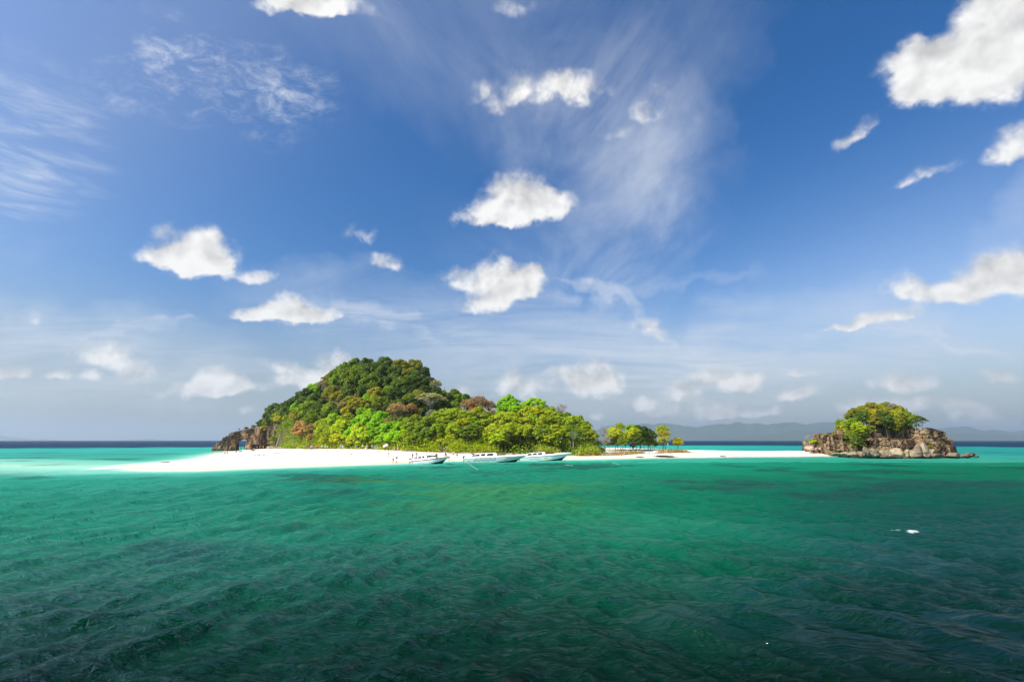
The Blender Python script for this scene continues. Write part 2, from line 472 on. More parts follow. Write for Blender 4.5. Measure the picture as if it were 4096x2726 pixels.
# wooded hill: front line of the trees, ridge distance and ridge height by column of the photograph
_hx = np.array([1000, 1060, 1090, 1130, 1180, 1240, 1300, 1340, 1380, 1430, 1500, 1560, 1620, 1680, 1720, 1760, 1800, 1860, 1920, 1980, 2040, 2100, 2200, 2300, 2380, 2460, 2600, 2760])
_hf = np.array([290, 288, 282, 262, 232, 212, 202, 196, 190, 184, 178, 173, 170, 167, 166, 165, 164, 164, 164, 163, 163, 162, 162, 163, 165, 172, 182, 190])
_hr = np.array([300, 298, 294, 286, 278, 270, 266, 262, 262, 262, 262, 262, 262, 260, 258, 254, 250, 242, 236, 230, 224, 214, 204, 196, 190, 190, 196, 200])
_hz = np.array([8.0, 11.0, 15.5, 19.0, 23.0, 27.5, 31.0, 35.0, 38.0, 39.5, 39.5, 39.0, 38.5, 35.5, 31.0, 26.5, 22.5, 18.0, 14.5, 11.5, 9.5, 8.0, 6.0, 4.5, 2.9, 1.6, 1.4, 1.2])
def hill_z(X, Y):
    X = np.asarray(X, float); Y = np.asarray(Y, float)
    px = 2048 + X / np.maximum(Y, 1) * FPX * math.cos(PITCH)
    F, R, Z = np.interp(px, _hx, _hf), np.interp(px, _hx, _hr), np.interp(px, _hx, _hz)
    t = (Y - F) / np.maximum(R - F, 1)
    up = (1 - (1 - np.clip(t, 0, 1)) ** 1.7) * (0.25 + 0.75 * smooth((Y - F), 1, 10))
    dn = 1 - smooth(Y, R + 4, R + 75)
    edge = smooth(px, 1030, 1085) * (1 - smooth(px, 2370, 2470))
    low_ = np.minimum(sand_z(X, Y), 2.85)
    h = low_ - 0.22 + np.maximum(Z - 2.2, 0) * np.where(t < 1, up, dn) * edge + (fbm(X / 14, Y / 14, seed=3) - 0.5) * 2.2 * smooth(t, 0.15, 0.5) * smooth(Z, 3.0, 8.0)
    return np.where(t < 0, low_ - 0.4 + np.maximum(t, -.5) * 6, np.where(edge > 0.02, h, low_ - 1.5))
def ground_z(x, y):
    a = float(sand_z(np.array([x]), np.array([y]))[0])
    b = float(hill_z(np.array([x]), np.array([y]))[0])
    return max(a, b)
def ground_at(px, py):
    """Where the view ray of a pixel meets the ground of the island."""
    r = ray(px, py)
    d = np.arange(70, 340, 0.25)
    X, Y, Z = r.x / r.y * d, d, EYE + r.z / r.y * d
    g = np.maximum(sand_z(X, Y), hill_z(X, Y))
    hit = np.nonzero(Z <= g)[0]
    if len(hit) == 0:
        return None
    i = hit[0]
    return Vector((X[i], Y[i], g[i]))

# sand
m_sand, t = material('sand')
g = t.n('ShaderNodeNewGeometry').outputs['Position']
z = t.n('ShaderNodeSeparateXYZ', {0: g}).outputs[2]
n = t.noise(g, 0.35, 6, 0.6)
dry = t.mix(n, (0.76, 0.69, 0.54), (0.84, 0.78, 0.65))
fleck = t.sstep(t.noise(t.n('ShaderNodeMapping', {'Vector': g, 'Scale': (0.5, 1.6, 1)}).outputs[0], 1.3, 8, 0.7), 0.70, 0.80)
dry = t.mix(t.math('MULTIPLY', fleck, 0.30), dry, (0.42, 0.33, 0.2))
zz_ = t.math('ADD', z, t.math('MULTIPLY', t.math('SUBTRACT', t.noise(g, 0.5, 4), 0.5), 0.35))
wet = t.sstep(zz_, 0.50, 0.10)
bc = t.mix(wet, dry, (0.70, 0.58, 0.42))
bmp = t.n('ShaderNodeBump', {'Strength': 0.35, 'Distance': 0.2, 'Height': t.noise(g, 1.6, 6, 0.65)})
b = t.n('ShaderNodeBsdfPrincipled', {'Base Color': bc, 'Roughness': t.math('MULTIPLY_ADD', wet, -0.35, 0.9), 'Specular IOR Level': 0.2, 'Normal': bmp.outputs[0]})
t.n('ShaderNodeOutputMaterial', {0: b.outputs[0]})
xs, ys = np.arange(-135, 168, 0.9), np.arange(74, 362, 1.1)
XX, YY = np.meshgrid(xs, ys, indexing='ij')
XX = XX + (vnoise(XX * 0.9, YY * 0.9, seed=2) - .5) * 0.5
sdist = poly_sd(XX, YY, OUTLINE)
ZZ = sand_z(XX, YY, sdist)
V = np.stack([XX, YY, ZZ], -1).reshape(-1, 3)
F = grid_faces(len(xs), len(ys))
keep = (sdist.reshape(-1)[F] > -9).any(1)
F = F[keep]
used, inv = np.unique(F, return_inverse=True)
beach = link('beach', mesh_np('beach', V[used], inv.reshape(-1, 4), m_sand))
beach['kind'] = 'structure'

# the hill's own ground under the trees
m_soil, t = material('forest_floor')
g = t.n('ShaderNodeNewGeometry').outputs['Position']
n = t.noise(g, 0.3, 6, 0.65)
c = t.ramp(n, [(0.3, (0.035, 0.045, 0.012)), (0.5, (0.075, 0.075, 0.025)), (0.7, (0.13, 0.095, 0.05))])
bmp = t.n('ShaderNodeBump', {'Strength': 0.8, 'Distance': 0.6, 'Height': t.noise(g, 1.2, 6, 0.7)})
b = t.n('ShaderNodeBsdfPrincipled', {'Base Color': c, 'Roughness': 0.95, 'Specular IOR Level': 0.1, 'Normal': bmp.outputs[0]})
t.n('ShaderNodeOutputMaterial', {0: b.outputs[0]})
aa, dd = np.linspace(ax(985), ax(2860), 210), np.arange(156, 352, 1.5)
AA, DD = np.meshgrid(aa, dd, indexing='ij')
HZ = hill_z(AA * DD, DD)
hill = link('hill', mesh_np('hill', np.stack([AA * DD, DD, np.maximum(HZ, -3)], -1).reshape(-1, 3), grid_faces(len(aa), len(dd)), m_soil))
hill['kind'] = 'structure'

# ------------------------------------------------------------------ sea
rng = np.random.default_rng(7)
ang_f = np.linspace(-1.03, 1.03, 780)
ang = np.concatenate([np.linspace(-math.pi, -1.03, 34)[:-1], ang_f, np.linspace(1.03, math.pi, 34)[1:-1]])
rr = [5.0]
while rr[-1] < 11: rr.append(rr[-1] * 1.05)
while rr[-1] < 160: rr.append(rr[-1] * 1.0047)
while rr[-1] < 700: rr.append(rr[-1] * 1.011)
while rr[-1] < 21000: rr.append(rr[-1] * 1.12)
rr = np.array(rr)
RR, TH = np.meshgrid(rr, ang, indexing='ij')
WX, WY = RR * np.sin(TH), RR * np.cos(TH)
ws = -poly_sd(WX, WY, OUTLINE)                      # metres from the water line, out to sea
dr = np.gradient(rr)[:, None] * np.ones_like(WX)
calm = smooth(ws, -1, 26) * 0.92 + 0.08
gust = 0.55 + 0.9 * fbm(WX / 38, WY / 24, octaves=3, seed=21)
HW = np.zeros_like(WX)
wl_ = 1 - smooth(WX / np.maximum(WY, 1), -0.25, 0.45)          # two trains cross: one on the left, one on the right
slick = smooth(fbm(WX / 9 + 3.1, WY / 5, octaves=3, seed=91), 0.47, 0.60) * smooth(WX / np.maximum(WY, 1), 0.08, 0.3) * smooth(RR, 14, 18) * (1 - smooth(RR, 34, 46))
for i in range(96):
    k_ = i % 3
    lam = 0.40 * (7.5 / 0.40) ** (i / 95.0)
    th = (rad(-32) if k_ == 0 else rad(40) if k_ == 1 else rad(-75)) + rng.normal(0, 0.22 if lam > 1.2 else 0.6)
    wt = (wl_ if k_ == 0 else 1 - wl_ if k_ == 1 else 0.55)
    kx, ky = math.cos(th) * 2 * math.pi / lam, math.sin(th) * 2 * math.pi / lam
    slope = (0.060 if lam < 0.8 else 0.088) * (1.0 if lam < 2.6 else (2.6 / lam) ** 0.8) * (0.7 + 0.6 * rng.random())
    amp = slope * lam / (2 * math.pi)
    fade = smooth(lam / dr, 2.2, 5.0)
    ph = kx * WX + ky * WY + rng.random() * 6.283 + 1.1 * (gust - 1.0) * (1 + i % 5)
    wv = np.sin(ph)
    HW += amp * fade * wt * (2.0 * np.exp(1.5 * (wv - 1.0)) - 0.75) * ((gust * (1 - 0.8 * slick)) if lam < 1.6 else 1.0)
HW *= calm * smooth(RR, 3, 12) * (1 - smooth(RR, 500, 900))
swell = 0.05 * np.sin((WX * 0.5 - WY * 0.86) * 2 * math.pi / 13.0) * calm * (1 - smooth(RR, 160, 400))
HW += swell
# colour of the water column by depth: clear over sand, emerald over deeper sand, blue off the shelf; dark over reef
wx, wy, s = WX.ravel(), WY.ravel(), ws.ravel()
spit = np.asarray([at_z(px, py).xy for px, py in ((640, 1862), (457, 1866), (250, 1868), (0, 1862), (-400, 1850))])
dsp = np.full(wx.shape, 1e9)
for (a0, b0), (a1, b1) in zip(spit[:-1], spit[1:]):
    e = np.array([a1 - a0, b1 - b0]); tt = np.clip(((wx - a0) * e[0] + (wy - b0) * e[1]) / (e @ e), 0, 1)
    dsp = np.minimum(dsp, np.hypot(wx - a0 - tt * e[0], wy - b0 - tt * e[1]))
r0 = np.hypot(wx, wy)
patch = fbm(wx / 17, wy / 13, octaves=4, seed=31)
wob = (fbm(wx / 26, wy / 20, octaves=3, seed=33) - 0.5)
px_w = 2048 + wx / np.maximum(wy, 0.5) * FPX * math.cos(PITCH)
front = (wy < 260) & (r0 < 260)
depth = s * (0.225 + 0.02 * smooth(px_w, 700, 1500)) * (1 + wob * 0.5)       # the shelf drops faster to the right
depth = np.minimum(depth, 0.62 + 0.030 * dsp + np.maximum(dsp - 26, 0) * 0.32 * (1 + wob))
depth = np.where(wy > 130, np.minimum(depth, 4.2 + wob * 2.0 + np.maximum(r0 - 330, 0) * 0.0), depth)
stops = np.array([-2, 0.0, 0.35, 1.0, 2.2, 5.0, 9.7, 15.6, 20.0, 26.0, 40.0])
cols = np.array([(.70, .62, .46), (.66, .64, .48), (.44, .64, .47), (.19, .50, .37), (.06, .36, .26), (.013, .25, .150), (.004, .180, .098), (.002, .150, .072), (.0012, .115, .052), (.001, .080, .042), (.0006, .045, .026)])
C = np.stack([np.interp(depth, stops, cols[:, k]) for k in range(3)], -1)
def tint(C, f, c):
    f = np.clip(f, 0, 1)[:, None]
    return C * (1 - f) + np.asarray(c) * f
# lagoon behind the island, then the deep blue beyond the shelf edge
lag = smooth(r0, 190, 300) * (1 - smooth(np.abs(np.arctan2(wx, wy)), 1.2, 1.6))
C = tint(C, lag * 0.75 * smooth(depth, 1.0, 2.5), (.02, .34, .27))
C = tint(C, lag * smooth(px_w, 2500, 3400) * .75, (.010, .17, .155))
shelf = 470 + 110 * smooth(px_w, 1500, 3000) + 120 * wob
C = tint(C, smooth(r0, shelf - 30, shelf + 70), (.003, .026, .062))
C = tint(C, smooth(r0, 900, 2500) * .5, (.003, .018, .050))
# reef and weed, plus a vignette painted into the nearest water
reef = smooth(patch + .5 * wob, 0.60, 0.78) * smooth(s, 8, 25) * (r0 < 330)
C = tint(C, reef * 0.62, (.009, .040, .034))
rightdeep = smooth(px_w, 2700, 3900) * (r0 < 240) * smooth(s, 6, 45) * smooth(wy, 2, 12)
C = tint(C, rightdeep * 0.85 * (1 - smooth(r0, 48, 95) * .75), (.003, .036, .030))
C = tint(C, (1 - smooth(r0 * (1 + .25 * wob) * (1 - .28 * smooth(px_w, 2400, 3500)) * (1 - .2 * (1 - smooth(px_w, 300, 1200))), 9, 34)) * (r0 < 70), (.0003, .009, .0045))  # vignette darkening around the viewpoint, painted into the water colour, not depth
weed = smooth(fbm(wx / 11, wy / 2.6, octaves=4, seed=40), 0.50, 0.62) * smooth(s, 0.5, 3) * (1 - smooth(s, 10, 24)) * smooth(px_w, 2250, 2600) * (wy < 215)
C = tint(C, weed * 0.6, (.075, .13, .105))
arch_weed = smooth(fbm(wx / 22, wy / 8, octaves=3, seed=44), 0.5, 0.6) * (1 - smooth(px_w, 930, 1000)) * smooth(r0, 215, 250) * (1 - smooth(r0, 300, 330))
C = tint(C, arch_weed * 0.7, (.05, .19, .17))
yel = smooth(fbm(wx / 24, wy / 9, octaves=4, seed=52), 0.54, 0.66) * smooth(r0, 30, 55) * (1 - smooth(r0, 75, 110)) * smooth(px_w, 1000, 1500) * (1 - smooth(px_w, 2200, 2600))
C = tint(C, yel * 0.35, (.05, .19, .015))
# foam: at the tip of the spit, along the wash, and a few caps
tipx, tipy = at_z(500, 1866).xy
tipd = np.hypot((wx - tipx) / 1.0, (wy - tipy) / 2.0)
fn = fbm(wx / 1.1, wy / 1.1, octaves=4, seed=61)
foam = smooth(fn, 0.40, 0.55) * (1 - smooth(tipd, 2.0, 5.0)) * (1 - smooth(s, 1.2, 3.5)) 
foam = np.maximum(foam, smooth(fbm(wx / 5, wy / 1.2, octaves=3, seed=62), 0.50, 0.58) * (1 - smooth(np.abs(s - 0.4), 0.25, 0.9)) * (1 - smooth(px_w, 1300, 1700)))
capx, capy = at_z(3600, 2120).xy
cap = np.zeros_like(wx)
for cpx, cpy, cw, cd in ((3475, 2108, .42, .10), (3600, 2124, .42, .13), (3655, 2131, .40, .10), (3560, 2118, .3, .06)):
    cx_, cy_ = at_z(cpx, cpy).xy
    cap = np.maximum(cap, smooth(fbm(wx / 0.32, wy / 0.26, octaves=3, seed=63), 0.50, 0.66) * (1 - smooth(np.abs(wx - cx_), cw * .5, cw)) * (1 - smooth(np.abs(wy - cy_), cd, cd * 2)))
far_caps = 0 * smooth(fbm(wx / 9, wy / 16, octaves=3, seed=64), 0.70, 0.74) * smooth(r0, 900, 1000) * (1 - smooth(r0, 1200, 1400)) * (1 - smooth(px_w, 900, 1000)) * 0.6
foam = np.maximum(np.maximum(foam, cap), far_caps)
C = tint(C, foam * 0.9, (.85, .86, .84))

m_sea, t = material('sea_water')
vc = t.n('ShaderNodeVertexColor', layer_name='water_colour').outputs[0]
g = t.n('ShaderNodeNewGeometry').outputs['Position']
rot = t.n('ShaderNodeMapping', {'Vector': g, 'Rotation': (0, 0, rad(24)), 'Scale': (0.55, 1.25, 1)}).outputs[0]
rip = t.n('ShaderNodeAttribute', attribute_name='ripple').outputs['Fac']
h1 = t.math('SUBTRACT', 1.0, t.math('ABSOLUTE', t.math('MULTIPLY_ADD', t.noise(rot, 2.6, 5, 0.60, 0.8), 2.0, -1.0)))
h2 = t.math('SUBTRACT', 1.0, t.math('ABSOLUTE', t.math('MULTIPLY_ADD', t.noise(rot, 0.62, 4, 0.6, 0.5), 2.0, -1.0)))
h3 = t.noise(rot, 9.0, 3, 0.6, 0.3)
hh = t.math('MULTIPLY_ADD', h2, 0.62, t.math('MULTIPLY', t.math('MULTIPLY_ADD', h1, 0.30, t.math('MULTIPLY', h3, 0.13)), rip))
bmp = t.n('ShaderNodeBump', {'Strength': 1.0, 'Distance': 0.34, 'Height': hh})
fres = t.n('ShaderNodeFresnel', {'IOR': 1.33, 'Normal': bmp.outputs[0]}).outputs[0]
fac = t.math('MINIMUM', t.math('MAXIMUM', t.math('MULTIPLY_ADD', fres, 0.60, -0.20), 0.0), 0.17)
shel = t.n('ShaderNodeAttribute', attribute_name='gloss').outputs['Fac']
fac = t.math('MULTIPLY', fac, shel)
film = t.n('ShaderNodeAttribute', attribute_name='film').outputs['Fac']
fac = t.math('MULTIPLY_ADD', film, 0.016, fac)
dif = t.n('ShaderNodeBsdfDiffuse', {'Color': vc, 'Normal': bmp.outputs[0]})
gls = t.n('ShaderNodeBsdfGlossy', {'Color': (1, 1, 1, 1), 'Roughness': 0.05, 'Normal': bmp.outputs[0]})
mx = t.n('ShaderNodeMixShader', {0: fac, 1: dif.outputs[0], 2: gls.outputs[0]})
t.n('ShaderNodeOutputMaterial', {0: mx.outputs[0]})
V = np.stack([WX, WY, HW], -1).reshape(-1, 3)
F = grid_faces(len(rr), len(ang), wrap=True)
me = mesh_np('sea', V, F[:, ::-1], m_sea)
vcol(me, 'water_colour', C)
ga = me.attributes.new('gloss', 'FLOAT', 'POINT')       # gusts roughen the surface; far off the facets that face the eye win
ga.data.foreach_set('value', ((np.clip(gust * 1.5 - 0.45, 0.15, 1.3) * (0.55 + 0.45 * wl_) * (1 - 0.52 * smooth(RR, 32, 105)) * (0.45 + 0.55 * smooth(RR, 12, 27)))).astype(np.float32).ravel())
fa = me.attributes.new('film', 'FLOAT', 'POINT')
fa.data.foreach_set('value', slick.astype(np.float32).ravel())
ra = me.attributes.new('ripple', 'FLOAT', 'POINT')
ra.data.foreach_set('value', ((0.5 + 0.6 * gust) * (1 - 0.85 * slick) * (0.35 + 0.65 * calm)).astype(np.float32).ravel())
sea = link('sea', me)
sea['kind'] = 'structure'

# ------------------------------------------------------------------ far mountains
m_mtn, t = material('far_forest')
g = t.n('ShaderNodeNewGeometry').outputs['Position']
c = t.mix(t.noise(g, 0.006, 6, 0.6), (0.035, 0.06, 0.025), (0.075, 0.10, 0.05))
b = t.n('ShaderNodeBsdfDiffuse', {'Color': c})
t.n('ShaderNodeOutputMaterial', {0: b.outputs[0]})
def ridge(name, prof, Y, depth, seed):
    """A mountain chain: crest heights read off the photograph at distance Y, slopes fore and aft."""
    pxs = np.linspace(prof[0][0], prof[-1][0], 420)
    crest = np.interp(pxs, [p[0] for p in prof], [p[1] for p in prof])
    crest_z = (1761.0 - crest) / FPX * Y * math.cos(PITCH) + EYE
    crest_z = np.maximum(crest_z + (fbm(pxs / 34, pxs * 0, octaves=4, seed=seed) - 0.5) * Y * 0.0035, -20)
    tt = np.linspace(-1, 1, 17)
    PX, T = np.meshgrid(pxs, tt, indexing='ij')
    rg = fbm(PX / 40, T * 3, octaves=4, seed=seed + 1)
    Z = crest_z[:, None] * (1 - np.abs(T) ** 1.2) * (0.85 + 0.3 * rg * np.abs(T) ** 0.5 + 0.15 * (1 - np.abs(T) ** 0.5)) - 6 * np.abs(T)
    Yd = Y + T * depth + (fbm(PX / 70, T * 2, seed=seed + 2) - .5) * depth * 0.5
    X = (PX - 2048) / FPX / math.cos(PITCH) * Yd
    o = link(name, mesh_np(name, np.stack([X, Yd, Z], -1).reshape(-1, 3), grid_faces(len(pxs), len(tt)), m_mtn))
    o['kind'] = 'structure'
ridge('mountains', [(2300, 1762), (2340, 1745), (2370, 1722), (2400, 1709), (2440, 1703), (2500, 1706), (2530, 1698), (2560, 1693), (2600, 1699), (2640, 1692), (2680, 1697), (2720, 1703), (2770, 1708), (2810, 1702), (2850, 1696), (2880, 1698), (2925, 1690), (2960, 1697), (3000, 1692),
                    (3040, 1699), (3090, 1693), (3140, 1690), (3180, 1697), (3220, 1692), (3245, 1686), (3290, 1691), (3330, 1698), (3400, 1712), (3500, 1722), (3600, 1724), (3680, 1718), (3720, 1712), (3790, 1706), (3820, 1708), (3860, 1722), (3900, 1719), (3940, 1722), (3980, 1728), (4030, 1722), (4096, 1720), (4250, 1712), (4500, 1735), (4700, 1762)], 13000, 1500, 71)
ridge('mountains', [(2850, 1762), (2950, 1744), (3050, 1735), (3150, 1726), (3300, 1728), (3450, 1737), (3600, 1741), (3800, 1736), (3950, 1740), (4096, 1738), (4400, 1762)], 10500, 900, 75)
ridge('mountains', [(-60, 1762), (0, 1748), (40, 1742), (70, 1740), (95, 1747), (120, 1750), (145, 1748), (170, 1754), (215, 1757), (270, 1757), (330, 1762)], 17000, 900, 79)
ridge('mountains', [(530, 1762), (580, 1757), (620, 1758), (660, 1757), (720, 1762)], 18000, 600, 83)

# ------------------------------------------------------------------ haze
m_haze, t = material('haze')
v = t.n('ShaderNodeVolumePrincipled', {'Color': (0.58, 0.69, 0.77, 1), 'Density': 0.000085, 'Anisotropy': 0.3})
t.n('ShaderNodeOutputMaterial', {'Volume': v.outputs[0]})
bm = bmesh.new()
bmesh.ops.create_cube(bm, size=1)
for v_ in bm.verts:
    v_.co = Vector((v_.co.x * 46000, v_.co.y * 46000, -25.0 if v_.co.z < 0 else 560.0))
me = bpy.data.meshes.new('haze'); bm.to_mesh(me); bm.free()
me.materials.append(m_haze)
haze = link('haze', me)
haze['kind'] = 'stuff'
# ------------------------------------------------------------------ foliage, bark
m_leaf, t = material('leaves')
oc = t.n('ShaderNodeObjectInfo').outputs['Color']
ri = t.n('ShaderNodeNewGeometry').outputs['Random Per Island']
hsv = t.n('ShaderNodeHueSaturation', {'Hue': t.math('MULTIPLY_ADD', ri, 0.05, 0.475), 'Saturation': 1.0, 'Value': t.math('MULTIPLY_ADD', ri, 0.80, 0.62), 'Color': oc})
d_ = t.n('ShaderNodeBsdfDiffuse', {'Color': hsv.outputs[0]})
hs2 = t.n('ShaderNodeHueSaturation', {'Hue': 0.49, 'Saturation': 1.05, 'Value': 1.15, 'Color': hsv.outputs[0]})
tr = t.n('ShaderNodeBsdfTranslucent', {'Color': hs2.outputs[0]})
mx = t.n('ShaderNodeMixShader', {0: 0.45, 1: d_.outputs[0], 2: tr.outputs[0]})
gl = t.n('ShaderNodeBsdfGlossy', {'Roughness': 0.45, 'Color': (0.8, 0.9, 0.7, 1)})
mx = t.n('ShaderNodeMixShader', {0: 0.025, 1: mx.outputs[0], 2: gl.outputs[0]})
t.n('ShaderNodeOutputMaterial', {0: mx.outputs[0]})
m_bark = simple('bark', (0.16, 0.125, 0.09), 0.9, 0.1, var=0.5, scale=3.0)
m_palebark = simple('pale_bark', (0.38, 0.34, 0.27), 0.9, 0.1, var=0.35, scale=3.0)

# ------------------------------------------------------------------ building blocks
def tube_np(pts, radii, sides=5):
    """Vertices and quads of a tapered tube along pts."""
    pts = [np.asarray(p, float) for p in pts]
    V, F = [], []
    for i, p in enumerate(pts):
        d = pts[min(i + 1, len(pts) - 1)] - pts[max(i - 1, 0)]
        d = d / (np.linalg.norm(d) + 1e-9)
        a = np.cross(d, (0.31, 0.95, 0.1)); a /= np.linalg.norm(a) + 1e-9
        b_ = np.cross(d, a)
        for k in range(sides):
            an = 2 * math.pi * k / sides
            V.append(p + radii[i] * (a * math.cos(an) + b_ * math.sin(an)))
    for i in range(len(pts) - 1):
        for k in range(sides):
            k2 = (k + 1) % sides
            F.append((i * sides + k, i * sides + k2, (i + 1) * sides + k2, (i + 1) * sides + k))
    return np.array(V), np.array(F)
def join_np(parts):
    V, F, o = [], [], 0
    for v, f in parts:
        V.append(v); F.append(f + o); o += len(v)
    return np.concatenate(V), np.concatenate(F)
def limb_path(rg, a, b, n=4, bend=0.12):
    a, b = np.asarray(a, float), np.asarray(b, float)
    L = np.linalg.norm(b - a)
    off = rg.normal(0, bend * L, 3)
    return [a + (b - a) * u + off * math.sin(math.pi * u) for u in np.linspace(0, 1, n)]
def leaf_quads(rg, P, N, size, jit=0.8, long=1.0, droop=0.0):
    """One small bent leaf spray (quad) at each point, roughly facing along N."""
    n = len(P)
    N = N + rg.normal(0, jit, (n, 3))
    N /= np.linalg.norm(N, axis=1, keepdims=True) + 1e-9
    U = rg.normal(0, 1, (n, 3)); U[:, 2] -= droop
    U -= N * (U * N).sum(1, keepdims=True); U /= np.linalg.norm(U, axis=1, keepdims=True) + 1e-9
    W = np.cross(N, U)
    s = size * rg.uniform(0.6, 1.4, (n, 1))
    U, W = U * s * long, W * s
    k = rg.uniform(-0.35, 0.35, (n, 1)) * s
    V = np.stack([P - U - W * .55, P + W * -0.9 + N * k, P + U - W * .2 , P + W * .9 + N * k * .5], 1).reshape(-1, 3)
    F = np.arange(4 * n).reshape(-1, 4)
    return V, F
def clump_points(rg, c, r, n, flat=1.0):
    """Points through the outer part of a leaf clump."""
    d = rg.normal(0, 1, (n, 3)); d /= np.linalg.norm(d, axis=1, keepdims=True)
    d[:, 2] = np.where(d[:, 2] < -0.35, -d[:, 2], d[:, 2])
    rr_ = r * rg.uniform(0.55, 1.06, (n, 1)) ** 0.6
    P = np.asarray(c) + d * rr_ * np.array([1, 1, flat])
    N = d * np.array([1, 1, 1 / flat]); N[:, 2] += 0.42
    return P, N / np.linalg.norm(N, axis=1, keepdims=True)
def rough_cut(rg, P, N, seed, freq=2.6, cut=0.38):
    k = fbm(P[:, 0] * freq + 7, P[:, 1] * freq + 3, P[:, 2] * freq, octaves=2, seed=seed) > cut
    return P[k], N[k]

PROTO = {}
def make_proto(kind, var):
    """Crown (unit radius, centre at the origin) and trunk with limbs (foot at z = -1, crown centre at z = 0)."""
    rg = np.random.default_rng(hash((len(kind) * 131 + ord(kind[0]) * 7 + ord(kind[-1]), var)) % 99991 + var)
    crown, wood = [], []
    tips = []
    if kind in ('dense', 'lime'):
        ncl = 26 if kind == 'dense' else 32
        for i in range(ncl):
            u = (i + 0.5) / ncl
            ph = i * 2.39996 + rg.normal(0, .25)
            ct = 1 - u * 1.62
            st = math.sqrt(max(0, 1 - ct * ct))
            rr_ = rg.uniform(0.52, 0.80)
            c = np.array([math.cos(ph) * st * rr_, math.sin(ph) * st * rr_, ct * rr_ * 0.85])
            r = rg.uniform(0.24, 0.38) if kind == 'dense' else rg.uniform(0.20, 0.34)
            fl = 0.75 if kind == 'dense' else 0.55
            P, N = clump_points(rg, c, r, int(300 * (r / .33) ** 2), fl)
            crown.append(leaf_quads(rg, P, N, 0.049 if kind == 'dense' else 0.044, 0.42))
            tips.append(c)
    elif kind == 'feathery':                        # fine drooping sprays
        for i in range(30):
            ph = rg.uniform(0, 6.283); el = rg.uniform(-0.5, 1.45)
            rr_ = rg.uniform(0.55, 0.95)
            c = np.array([math.cos(ph) * math.cos(el) * rr_, math.sin(ph) * math.cos(el) * rr_, math.sin(el) * rr_])
            P, N = clump_points(rg, c, rg.uniform(.16, .28), 70, 1.0)
            crown.append(leaf_quads(rg, P, N, 0.022, 0.9, 4.2, 0.6))
            tips.append(c)
    elif kind == 'twiggy':                          # a dome of bare fine branches with a few dry leaves
        for i in range(26):
            ph = i * 2.39996; u = (i + .5) / 26
            ct = 1 - u * 1.1; st = math.sqrt(max(0, 1 - ct * ct))
            rr_ = rg.uniform(0.72, 1.0)
            c = np.array([math.cos(ph) * st * rr_, math.sin(ph) * st * rr_, ct * rr_ * 0.82])
            tips.append(c)
            P, N = clump_points(rg, c * 0.88, 0.26, 75, 0.7)
            crown.append(leaf_quads(rg, P, N, 0.036, 0.9, 1.6))
            for q in range(7):
                e = c * rg.uniform(0.95, 1.12) + rg.normal(0, .15, 3)
                s0 = c * rg.uniform(0.55, 0.85)
                wood.append(tube_np(limb_path(rg, s0, e, 3), [0.011, 0.008, 0.004], 3))
    elif kind == 'umbrella':                        # flat-topped, spreading, branches showing below
        for i in range(26):
            ph = i * 2.39996; rr_ = math.sqrt((i + .5) / 26) * 0.98
            c = np.array([math.cos(ph) * rr_, math.sin(ph) * rr_, 0.42 - 0.34 * rr_ ** 2 + rg.normal(0, .05)])
            P, N = clump_points(rg, c, rg.uniform(.17, .25), 85, 0.28)
            crown.append(leaf_quads(rg, P, N, 0.044, 0.5))
            tips.append(c)
    elif kind == 'bare':                            # leafless
        for i in range(16):
            ph = rg.uniform(0, 6.283); el = rg.uniform(0.15, 1.4)
            c = np.array([math.cos(ph) * math.cos(el), math.sin(ph) * math.cos(el), math.sin(el)]) * rg.uniform(.6, .95)
            tips.append(c)
            for q in range(9):
                e = c + rg.normal(0, .26, 3)
                wood.append(tube_np(limb_path(rg, c * rg.uniform(.5, .95), e, 3, .15), [0.014, 0.010, 0.005], 3))
    else:                                           # shrub: low, from the ground
        for i in range(15):
            ph = i * 2.39996; rr_ = math.sqrt((i + .5) / 15) * 0.8
            c = np.array([math.cos(ph) * rr_, math.sin(ph) * rr_, rg.uniform(-0.45, 0.55) * (1 - rr_ * .5)])
            P, N = clump_points(rg, c, rg.uniform(.26, .40), 130, 0.85)
            crown.append(leaf_quads(rg, P, N, 0.066, 0.6, 1.2))
            if i % 3 == 0:
                tips.append(c)
    fork = np.array([rg.normal(0, .05), rg.normal(0, .05), -0.42 if kind not in ('umbrella',) else -0.30])
    if kind == 'shrub':
        fork = np.array([0, 0, -0.8])
    base = np.array([rg.normal(0, .1), rg.normal(0, .1), -1.4 if kind == 'shrub' else -4.2])
    tr_ = 0.04 if kind == 'shrub' else 0.034 if kind == 'umbrella' else 0.050
    wood.append(tube_np(limb_path(rg, base, fork, 5, .03), [tr_ * 1.5, tr_ * 1.1, tr_ * .95, tr_ * .85, tr_ * .8], 7))
    for c in tips:
        wood.append(tube_np(limb_path(rg, fork, c, 5, .10), [tr_ * .6, tr_ * .45, tr_ * .34, tr_ * .22, tr_ * .10], 4))
    cv = cf = None
    if crown:
        cv, cf = join_np(crown)
        if kind in ('dense', 'lime', 'twiggy'):
            cen = cv.reshape(-1, 4, 3).mean(1)
            k = fbm(cen[:, 0] * 3 + 9, cen[:, 1] * 3, cen[:, 2] * 3, octaves=2, seed=var + 3) > 0.30
            cv = cv.reshape(-1, 4, 3)[k].reshape(-1, 3)
            cf = np.arange(len(cv)).reshape(-1, 4)
    return (mesh_np('crown', cv, cf, m_leaf, smooth_shade=False) if cv is not None else None), join_np(wood)
NVAR = {'dense': 5, 'lime': 4, 'feathery': 2, 'twiggy': 2, 'umbrella': 2, 'bare': 2, 'shrub': 3}
WOODS = {}
